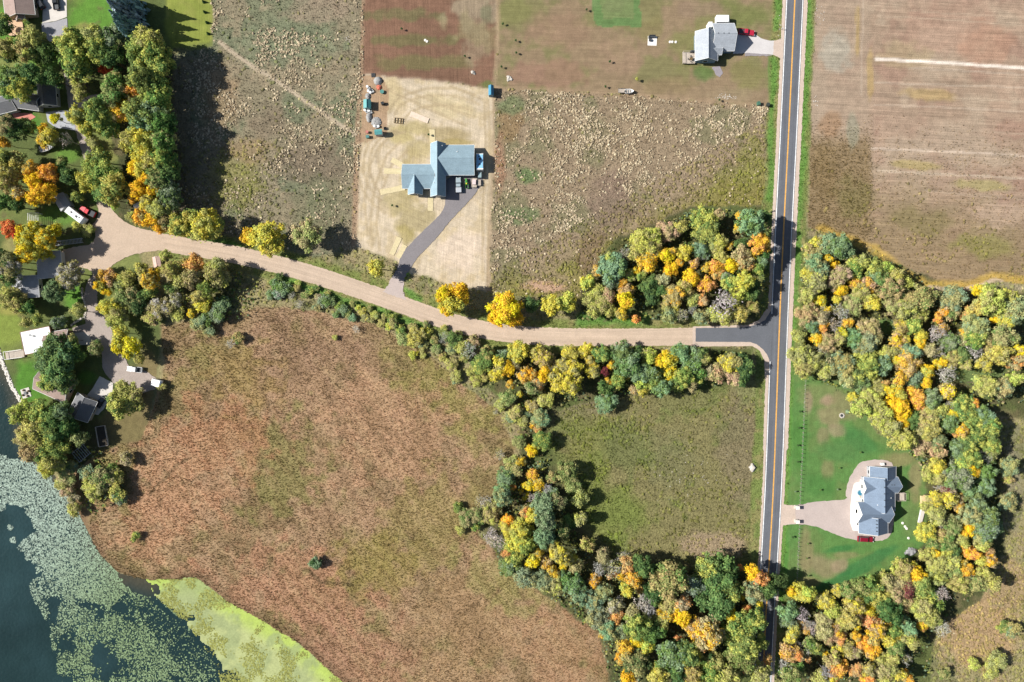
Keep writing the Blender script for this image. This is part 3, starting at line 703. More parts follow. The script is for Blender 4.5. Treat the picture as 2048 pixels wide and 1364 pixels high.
pad('concrete_patio', [(1701, 1002), (1706, 970), (1712, 964), (1736, 964), (1740, 1004), (1722, 1012), (1722, 1062), (1700, 1060)], .125, white_conc, .1, smooth=1)
pad('concrete_pad', [(1296, 72), (1314, 73), (1313, 91.5), (1295, 91)], .09, white_conc, .05)

# ------------------------------------------------------------------ scattered ground vegetation ("stuff")
def off_road(x, y):
    k = (polydist(x, y, ROAD) > 24 + 5 * vnoise(x / 5, y / 5)) & (polydist(x, y, GRAVEL) > 16.5 + 4 * vnoise(x / 5, y / 5, 3)) & (polydist(x, y, LANE_UP) > 11) & (polydist(x, y, LANE_DN) > 15)
    for pl in PADS:
        k &= ~inside(x, y, pl)
    return k

def sample(n, bbox, dens):
    """n random points in the pixel box, kept with probability dens(px, py)"""
    px = rng.uniform(bbox[0], bbox[2], n); py = rng.uniform(bbox[1], bbox[3], n)
    k = (rng.random(n) < dens(px, py)) & off_road(px, py)
    return px[k], py[k]

def zat(px, py):
    ix = np.clip(((px - gx0) / STEP).round().astype(int), 0, nx); iy = np.clip(((py - gy0) / STEP).round().astype(int), 0, ny)
    return vz[iy, ix], vcol[iy, ix]
ZID = {}
for i, zz in enumerate(ZONES): ZID.setdefault(merge.get(zz[0], zz[0]), []).append(i)

def tufts(name, px, py, size, height, col, label, mat, blades=3, cat=None):
    """grassy tufts: leaning pointed blades, one mesh"""
    n = len(px); v = np.zeros((n, blades, 3, 3)); x = (px - 1024) * S; y = (682 - py) * S
    a = rng.uniform(0, 2 * np.pi, (n, 1)) + np.arange(blades)[None, :] * (2 * np.pi / blades) + rng.uniform(-.4, .4, (n, blades))
    wd = size[:, None] * rng.uniform(.5, .9, (n, blades)); hh = height[:, None] * rng.uniform(.7, 1.2, (n, blades))
    rad = size[:, None] * rng.uniform(.2, .9, (n, blades))
    cx, cy = np.cos(a), np.sin(a)
    v[:, :, 0, 0] = x[:, None] - cy * wd * .5; v[:, :, 0, 1] = y[:, None] + cx * wd * .5
    v[:, :, 1, 0] = x[:, None] + cy * wd * .5; v[:, :, 1, 1] = y[:, None] - cx * wd * .5
    v[:, :, 2, 0] = x[:, None] + cx * rad; v[:, :, 2, 1] = y[:, None] + cy * rad; v[:, :, 2, 2] = hh
    v[:, :, :2, 2] = -.05
    cc = np.repeat(np.repeat(col[:, None, None, :], blades, 1), 3, 2)
    cc = cc * rng.uniform(.8, 1.2, (n, blades, 1, 1))
    o = np_mesh(name, v.reshape(-1, 3), np.arange(n * blades * 3).reshape(-1, 3), mat, cc.reshape(-1, 3))
    return tag(o, label, cat, kind='stuff')

def domes(name, px, py, size, height, col, label, mat, cat=None):
    """rounded weed clumps, irregular low hats of 6 faces"""
    n = len(px); k = 6; x = (px - 1024) * S; y = (682 - py) * S
    v = np.zeros((n, k + 1, 3)); a = rng.uniform(0, 6.28, (n, 1)) + np.arange(k)[None] * (2 * np.pi / k)
    r = size[:, None] * rng.uniform(.6, 1.25, (n, k))
    v[:, :k, 0] = x[:, None] + np.cos(a) * r; v[:, :k, 1] = y[:, None] + np.sin(a) * r; v[:, :k, 2] = height[:, None] * rng.uniform(.0, .5, (n, k))
    v[:, k, 0] = x + size * rng.uniform(-.3, .3, n); v[:, k, 1] = y + size * rng.uniform(-.3, .3, n); v[:, k, 2] = height
    base = (np.arange(n) * (k + 1))[:, None, None]
    tri = np.stack([np.arange(k), (np.arange(k) + 1) % k, np.full(k, k)], -1)[None] + base
    cc = np.repeat(col[:, None, :], k + 1, 1) * rng.uniform(.85, 1.15, (n, 1, 1)); cc[:, :k] *= .85
    o = np_mesh(name, v.reshape(-1, 3), tri.reshape(-1, 3), mat, cc.reshape(-1, 3))
    return tag(o, label, cat, kind='stuff')

vm = veg_mat('field_vegetation'); vmd = veg_mat('dry_vegetation', .15, .2)
def zin(z, *nms):
    ids = sum([ZID[n_] for n_ in nms], [])
    return np.isin(z, ids)
def U(a, b, n): return rng.uniform(a, b, n)

# marsh sedge
px, py = sample(230000, (180, 600, 1250, 1400), lambda x, y: zin(zat(x, y)[0], 'marsh') * (.35 + .65 * fbm(x, y, 14, 61)))
_, col = zat(px, py); n = len(px)
tufts('marsh_sedge', px, py, U(.18, .5, n), U(.1, .42, n), col * U(.85, 1.45, n)[:, None] * np.array([.98, 1.02, .97]), 'reddish brown marsh sedge covering the wetland by the lake', vm)
# tan dried weed heads in the two rough fields
def dry_d(x, y):
    z, _ = zat(x, y); f = fbm(x, y, 60, 65); g = fbm(x, y, 14, 66)
    a = zin(z, 'weed_field') * np.where((x - 1170) * .55 + (y - 330) > 110, .06, 1) * (.12 + .88 * ramp(f, .4, .54))
    b_ = zin(z, 'weed_meadow') * ramp(f, .44, .62) * np.where(y > 330, .35, 1)
    return (a + b_ * .9) * ramp(g, .36, .56) 
px, py = sample(170000, (345, -120, 1560, 600), dry_d); n = len(px)
hue = rng.random((n, 1)); dc = np.array(C(216, 200, 168)) * (1 - hue) + np.array(C(184, 164, 134)) * hue
domes('dried_weeds', px, py, .1 + .38 * rng.random(n) ** 2, U(.2, .6, n), dc * U(.8, 1.35, n)[:, None], 'pale tan dried weed clumps dotted over the rough fields', vmd)
# green and brown undergrowth in the rough fields, pasture, verges and scrub
px, py = sample(230000, (345, -120, 2200, 1480), lambda x, y: zin(zat(x, y)[0], 'weed_field', 'weed_meadow') * .5 + zin(zat(x, y)[0], 'pasture') * .8 + zin(zat(x, y)[0], 'meadow') * .6 + zin(zat(x, y)[0], 'roadside_verge') * .7)
_, col = zat(px, py); n = len(px)
tufts('field_grass', px, py, U(.18, .5, n), U(.15, .55, n), col * U(.75, 1.55, n)[:, None], 'rough grass and low weeds growing over the open fields', vm)
# bushier weeds, olive, in the pasture and field corner
def bush_d(x, y):
    z, _ = zat(x, y)
    return zin(z, 'pasture') * ramp(fbm(x, y, 40, 81), .4, .65) * np.where(x < 1300, 1, .4) + zin(z, 'weed_field') * np.where((x - 1170) * .55 + (y - 330) > 110, .8, .04) + zin(z, 'meadow') * np.where(x > 1860, .85, .4) + zin(z, 'weed_meadow') * np.where((y > 280) & (x < 560), .5, .05) + zin(z, 'crop_field') * .5 * ramp(y - .12 * (x - 1800), 330, 440) * ramp(fbm(x, y, 45, 82), .5, .6)
px, py = sample(80000, (345, -120, 2200, 1480), bush_d); n = len(px); _, col = zat(px, py)
domes('low_bushes', px, py, U(.3, .7, n), U(.25, .6, n), col * np.array([1.0, 1.08, .8]) * U(.9, 1.6, n)[:, None], 'low olive weeds bunching in the pasture and field corners', vm)
# standing stubble weeds of the crop field
px, py = sample(26000, (1615, 200, 2200, 590), lambda x, y: zin(zat(x, y)[0], 'crop_field') * np.where(x < 1745, .9, .25) * ramp(y, 220, 330))
_, col = zat(px, py); n = len(px)
tufts('stubble_weeds', px, py, U(.25, .5, n), U(.25, .6, n), col * U(.85, 1.45, n)[:, None] * np.array([.98, 1.0, .88]), 'olive brown weeds standing among the crop rows', vm)

# ------------------------------------------------------------------ lily pads and duckweed
DENSE = [(-30, 900), (70, 925), (115, 965), (158, 1028), (198, 1100), (238, 1150), (262, 1180), (215, 1215), (150, 1190), (112, 1150), (85, 1085), (42, 1015), (0, 1005), (-30, 1010)]
LOOSE = [(60, 1165), (105, 1140), (150, 1170), (225, 1165), (300, 1195), (335, 1270), (395, 1330), (430, 1420), (140, 1420), (112, 1330), (95, 1240), (66, 1205)]
PATCH = [(34, 1095), (75, 1060), (100, 1080), (112, 1150), (74, 1145), (50, 1112)]
DUCK = [(285, 1164), (330, 1150), (395, 1138), (456, 1180), (530, 1222), (612, 1274), (712, 1360), (760, 1420), (450, 1420), (430, 1330), (405, 1290), (352, 1228), (306, 1192)]
def lily_d(x, y):
    g = fbm(x, y, 30, 91); xx = x + (fbm(x, y, 22, 92) - .5) * 26; yy = y + (fbm(x, y, 22, 93) - .5) * 26
    d = inside(xx, yy, DENSE) * .92 + inside(xx, yy, PATCH) * .8 + inside(xx, yy, LOOSE) * ramp(g, .3, .56) * .6
    ch = inside(xx, yy, [(228, 1172), (300, 1200), (355, 1240), (430, 1310), (440, 1420), (405, 1420), (350, 1320), (300, 1260)])
    d = np.where(ch, np.maximum(d * .5, .12), d)
    dk = inside(xx, yy, DUCK) * ramp(fbm(x, y, 34, 94), .44, .6) * .8
    sp = ((np.hypot(x - 20, y - 1055) < 6) | (np.hypot(x - 26, y - 1080) < 7) | (np.hypot(x - 3, y - 1015) < 8))
    return np.clip(np.maximum(np.maximum(d, dk), sp * .8), 0, 1) * inside(x, y, SHORE)
px, py = sample(230000, (-40, 880, 760, 1420), lily_d); n = len(px)
k = 7; a = rng.uniform(0, 6.28, (n, 1)) + np.arange(k)[None] * (2 * np.pi / k)
r = (.06 + .26 * rng.random(n) ** 1.8)[:, None] * rng.uniform(.85, 1.1, (n, k)); v = np.zeros((n, k, 3))
v[..., 0] = ((px - 1024) * S)[:, None] + np.cos(a) * r; v[..., 1] = ((682 - py) * S)[:, None] + np.sin(a) * r
tilt = rng.normal(0, .09, (n, 2)); v[..., 2] = -.165 + np.abs(np.cos(a) * r * tilt[:, :1]) + np.abs(np.sin(a) * r * tilt[:, 1:]) + U(0, .03, n)[:, None]
yd = ramp(px + py, 1080, 1500)[:, None]; inw = inside(px, py, DUCK)[:, None]
lc = np.array(C(182, 200, 182)) * (1 - yd) + np.array(C(150, 172, 128)) * yd
lc = np.where(inw, np.array(C(172, 174, 98)), lc) * U(.55, 1.15, n)[:, None]
o = np_mesh('lily_pads', v.reshape(-1, 3), np.arange(n * k).reshape(n, k), vmd, np.repeat(lc[:, None], k, 1).reshape(-1, 3))
tag(o, 'pale green lily pads floating in a broad drift along the shore', kind='stuff')
st = 2.0; gx = np.arange(270, 760, st); gy = np.arange(1140, 1420, st); GXX, GYY = np.meshgrid(gx, gy)
ww = (fbm(GXX, GYY, 50, 95) - .5) * 60; w2 = (fbm(GXX, GYY, 50, 96) - .5) * 40
md = inside(GXX + ww, GYY + w2, DUCK) & (fbm(GXX, GYY, 30, 97) < .42 + .5 * ramp(GXX - GYY * .9, -800, -680))
mq = md[:-1, :-1] & md[1:, :-1] & md[:-1, 1:] & md[1:, 1:]
gi = np.arange(len(gy) - 1)[:, None] * len(gx) + np.arange(len(gx) - 1)[None]
fq = np.stack([gi + len(gx), gi + len(gx) + 1, gi + 1, gi], -1)[mq]
vv = np.stack([(GXX - 1024) * S, (682 - GYY) * S, np.full(GXX.shape, -.185)], -1).reshape(-1, 3)
near = ramp(-polydist(GXX, GYY, SHORE[13:19]), -44, -8)[..., None]
dk1 = np.array(C(172, 190, 96)) * near + np.array(C(174, 180, 124)) * (1 - near)
dm = ramp(fbm(GXX, GYY, 30, 98, 5), .44, .62)[..., None]; dk1 = dk1 * (1 - dm * .75) + np.array(C(150, 160, 112)) * dm * .75
used, inv = np.unique(fq, return_inverse=True)
o = np_mesh('duckweed', vv[used], inv.reshape(fq.shape), ground_mat('duckweed', 1.6, .12, .3, .1, .02), dk1.reshape(-1, 3)[used])
tag(o, 'bright yellow green duckweed film on the water against the marsh', kind='stuff')

# ------------------------------------------------------------------ trees
PAL = {'g': C(130, 156, 88), 'd': C(88, 116, 70), 'b': C(152, 174, 134), 'o': C(188, 182, 120), 'l': C(208, 210, 108), 'y': C(250, 220, 56), 'a': C(250, 202, 72),
       'r': C(246, 184, 110), 't': C(204, 184, 140), 's': C(200, 194, 184), 'x': C(226, 104, 66), 'p': C(126, 64, 70), 'C': C(146, 168, 168), 'K': C(122, 150, 102)}
WORD = {'g': 'green', 'd': 'dark green', 'b': 'grey green', 'o': 'olive', 'l': 'lime green', 'y': 'yellow', 'a': 'golden orange', 'r': 'rust orange', 't': 'tan brown', 's': 'bare grey', 'x': 'red', 'p': 'maroon', 'C': 'blue grey', 'K': 'deep green'}
leafm = leaf_mat('tree_leaves', .24)
needlem = leaf_mat('tree_needles', .12)
barkm = surf('bark', C(112, 96, 80), .95, .3, 3)
greybark = surf('grey_bark', C(196, 190, 182), .95, .25, 3)

def leaf_quads(cent, nrm, size, mixv, rr):
    """cent (n,3), nrm (n,3) -> leaf-clump quads"""
    n = len(cent)
    t_ = rr.normal(size=(n, 3)); t_ -= (t_ * nrm).sum(1, keepdims=True) * nrm; t_ /= np.linalg.norm(t_, axis=1, keepdims=True) + 1e-9
    b_ = np.cross(nrm, t_); s = size[:, None]
    q = np.stack([cent - t_ * s - b_ * s * .55, cent + t_ * s * .35 - b_ * s * .8, cent + t_ * s + b_ * s * .5, cent - t_ * s * .4 + b_ * s * .8], 1)
    c = np.stack([mixv, rr.random(n), rr.random(n)], -1)
    return q, np.repeat(c[:, None], 4, 1)

def crown_proto(seed, lobes, leaves, lsize, spread=.72, lobe_r=(.26, .44), flat=1.0):
    rr = np.random.default_rng(seed); L = []
    while len(L) < lobes:
        p = rr.normal(size=3); p /= np.linalg.norm(p)
        if p[2] < -.35: continue
        k = spread * rr.uniform(.6, 1.12); lr = rr.uniform(*lobe_r)
        L.append((p * k * np.array([1, 1, flat]), lr, rr.random()))
    L.append((np.array([0, 0, .2 * flat]), .48, rr.random()))
    cs, ns, mx = [], [], []
    wts = np.array([l[1] ** 2 for l in L]); cnt = (wts / wts.sum() * leaves).astype(int)
    for (p, lr, m_), n in zip(L, cnt):
        d = rr.normal(size=(n, 3)); d /= np.linalg.norm(d, axis=1, keepdims=True); d[:, 2] = np.where(d[:, 2] < -.3, -d[:, 2], d[:, 2])
        u_ = rr.random((n, 1)); rad = lr * (.62 + .45 * u_ + .55 * u_ ** 5); c = p + d * rad
        nn = d * 1.0 + rr.normal(size=(n, 3)) * .42 + np.array([0, 0, .3]); nn /= np.linalg.norm(nn, axis=1, keepdims=True)
        cs.append(c); ns.append(nn); mx.append(np.full(n, m_) + rr.normal(0, .06, n))
    c = np.concatenate(cs); nn = np.concatenate(ns); m_ = np.concatenate(mx) % 1.0
    q, col = leaf_quads(c, nn, lsize * rr.uniform(.6, 1.3, len(c)), m_, rr)
    return q.reshape(-1, 3), col.reshape(-1, 3)

def np_only_mesh(name, q, col, mat):
    o = np_mesh(name, q, np.arange(len(q)).reshape(-1, 4), mat, col)
    me = o.data; bpy.data.objects.remove(o); return me

CROWN = {'small': [], 'tree': [], 'big': [], 'bare': []}
for i in range(5): CROWN['small'].append(np_only_mesh('shrub_leaves', *crown_proto(100 + i, 8 + i % 3, 1100, .09, .66, (.22, .46), .9), leafm))
for i in range(7): CROWN['tree'].append(np_only_mesh('tree_leaves', *crown_proto(200 + i, 22 + i % 6, 3200, .066, .76, (.15, .32)), leafm))
for i in range(5): CROWN['big'].append(np_only_mesh('tree_leaves', *crown_proto(300 + i, 46 + 3 * i, 6500, .047, .82, (.1, .24)), leafm))
for i in range(2): CROWN['bare'].append(np_only_mesh('sparse_leaves', *crown_proto(400 + i, 10, 240, .05, .7, (.2, .4)), leafm))

def conifer_proto(seed, layers, per, droop):
    """unit cone: radius 1 at z 0, tip at z 1; whorls of drooping boughs"""
    rr = np.random.default_rng(seed); cs, ns, sz = [], [], []
    for i in range(layers):
        t_ = (i + .5) / layers; r0 = (1 - t_) ** .85 * rr.uniform(.85, 1.1); nb = max(5, int(13 * (1 - t_ * .6)))
        a0 = rr.uniform(0, 6.28)
        for j in range(nb):
            a = a0 + 6.283 * j / nb + rr.uniform(-.2, .2); ln = r0 * rr.uniform(.75, 1.12)
            for k_ in range(per):
                u = (k_ + rr.random()) / per; rad = ln * u; side = rr.normal(0, .12) * ln * (1 - u * .4)
                cs.append((math.cos(a) * rad - math.sin(a) * side, math.sin(a) * rad + math.cos(a) * side, t_ + .03 - droop * u * u + rr.normal(0, .012)))
                ns.append((math.cos(a) * .4, math.sin(a) * .4, .8)); sz.append(.095 * (1.15 - .5 * t_))
    c = np.array(cs); nn = np.array(ns) + rr.normal(size=(len(cs), 3)) * .3; nn /= np.linalg.norm(nn, axis=1, keepdims=True)
    q, col = leaf_quads(c, nn, np.array(sz), rr.random(len(c)), rr)
    return q.reshape(-1, 3), col.reshape(-1, 3)
SPRUCE = [np_only_mesh('spruce_needles', *conifer_proto(500 + i, 15, 10, .07), needlem) for i in range(3)]

def trunk_mesh(seed, n_limb, thin=False):
    random.seed(seed); b = MB()
    b.tube((0, 0, -.02), (.02, .01, .45), .05, .035, 7); b.tube((.02, .01, .45), (.0, .03, .85), .035, .012, 6)
    for i in range(n_limb):
        a = 6.283 * i / n_limb + random.uniform(-.4, .4); z0 = random.uniform(.28, .6); r1 = random.uniform(.3, .55)
        p1 = (math.cos(a) * r1 * .6, math.sin(a) * r1 * .6, z0 + random.uniform(.12, .25)); p2 = (math.cos(a + .3) * r1, math.sin(a + .3) * r1, p1[2] + .12)
        b.tube((.01, .01, z0), p1, .022, .014, 5, False); b.tube(p1, p2, .014, .005, 5)
    return b.mesh('trunk', barkm, True)
TRUNK = [trunk_mesh(i, 5) for i in range(3)]
def stem_mesh(seed):
    random.seed(seed); b = MB()
    for i in range(5):
        a = 6.283 * i / 5 + random.uniform(-.4, .4); r1 = random.uniform(.3, .6)
        b.tube((0, 0, -.02), (math.cos(a) * r1, math.sin(a) * r1, random.uniform(.5, .8)), .04, .012, 5)
    return b.mesh('stems', barkm, True)
STEM = [stem_mesh(20), stem_mesh(21)]
def bare_mesh(seed):
    """leafless crown: forked, outward-reaching pale limbs; unit radius and height 1"""
    random.seed(seed); b = MB(); b.tube((0, 0, 0), (.01, 0, .42), .045, .035, 6)
    def grow(p, d, ln, r, lev):
        q = p + d * ln; b.tube(p, q, r, r * .55, 4 if lev > 1 else 5, False)
        if lev >= 3: return
        for _ in range(random.choice((3, 3, 4))):
            nd = (d + Vector((random.uniform(-.75, .75), random.uniform(-.75, .75), random.uniform(-.15, .45)))).normalized()
            grow(p + d * ln * random.uniform(.45, 1), nd, ln * random.uniform(.5, .72), r * .55, lev + 1)
    for i in range(9):
        a = 6.283 * i / 9 + random.uniform(-.3, .3)
        grow(Vector((0, 0, random.uniform(.26, .42))), Vector((math.cos(a), math.sin(a), random.uniform(.25, .9))).normalized(), random.uniform(.36, .52), .026, 0)
    return b.mesh('limbs', greybark, True)
BARE = [bare_mesh(i) for i in range(3)]
random.seed(21)

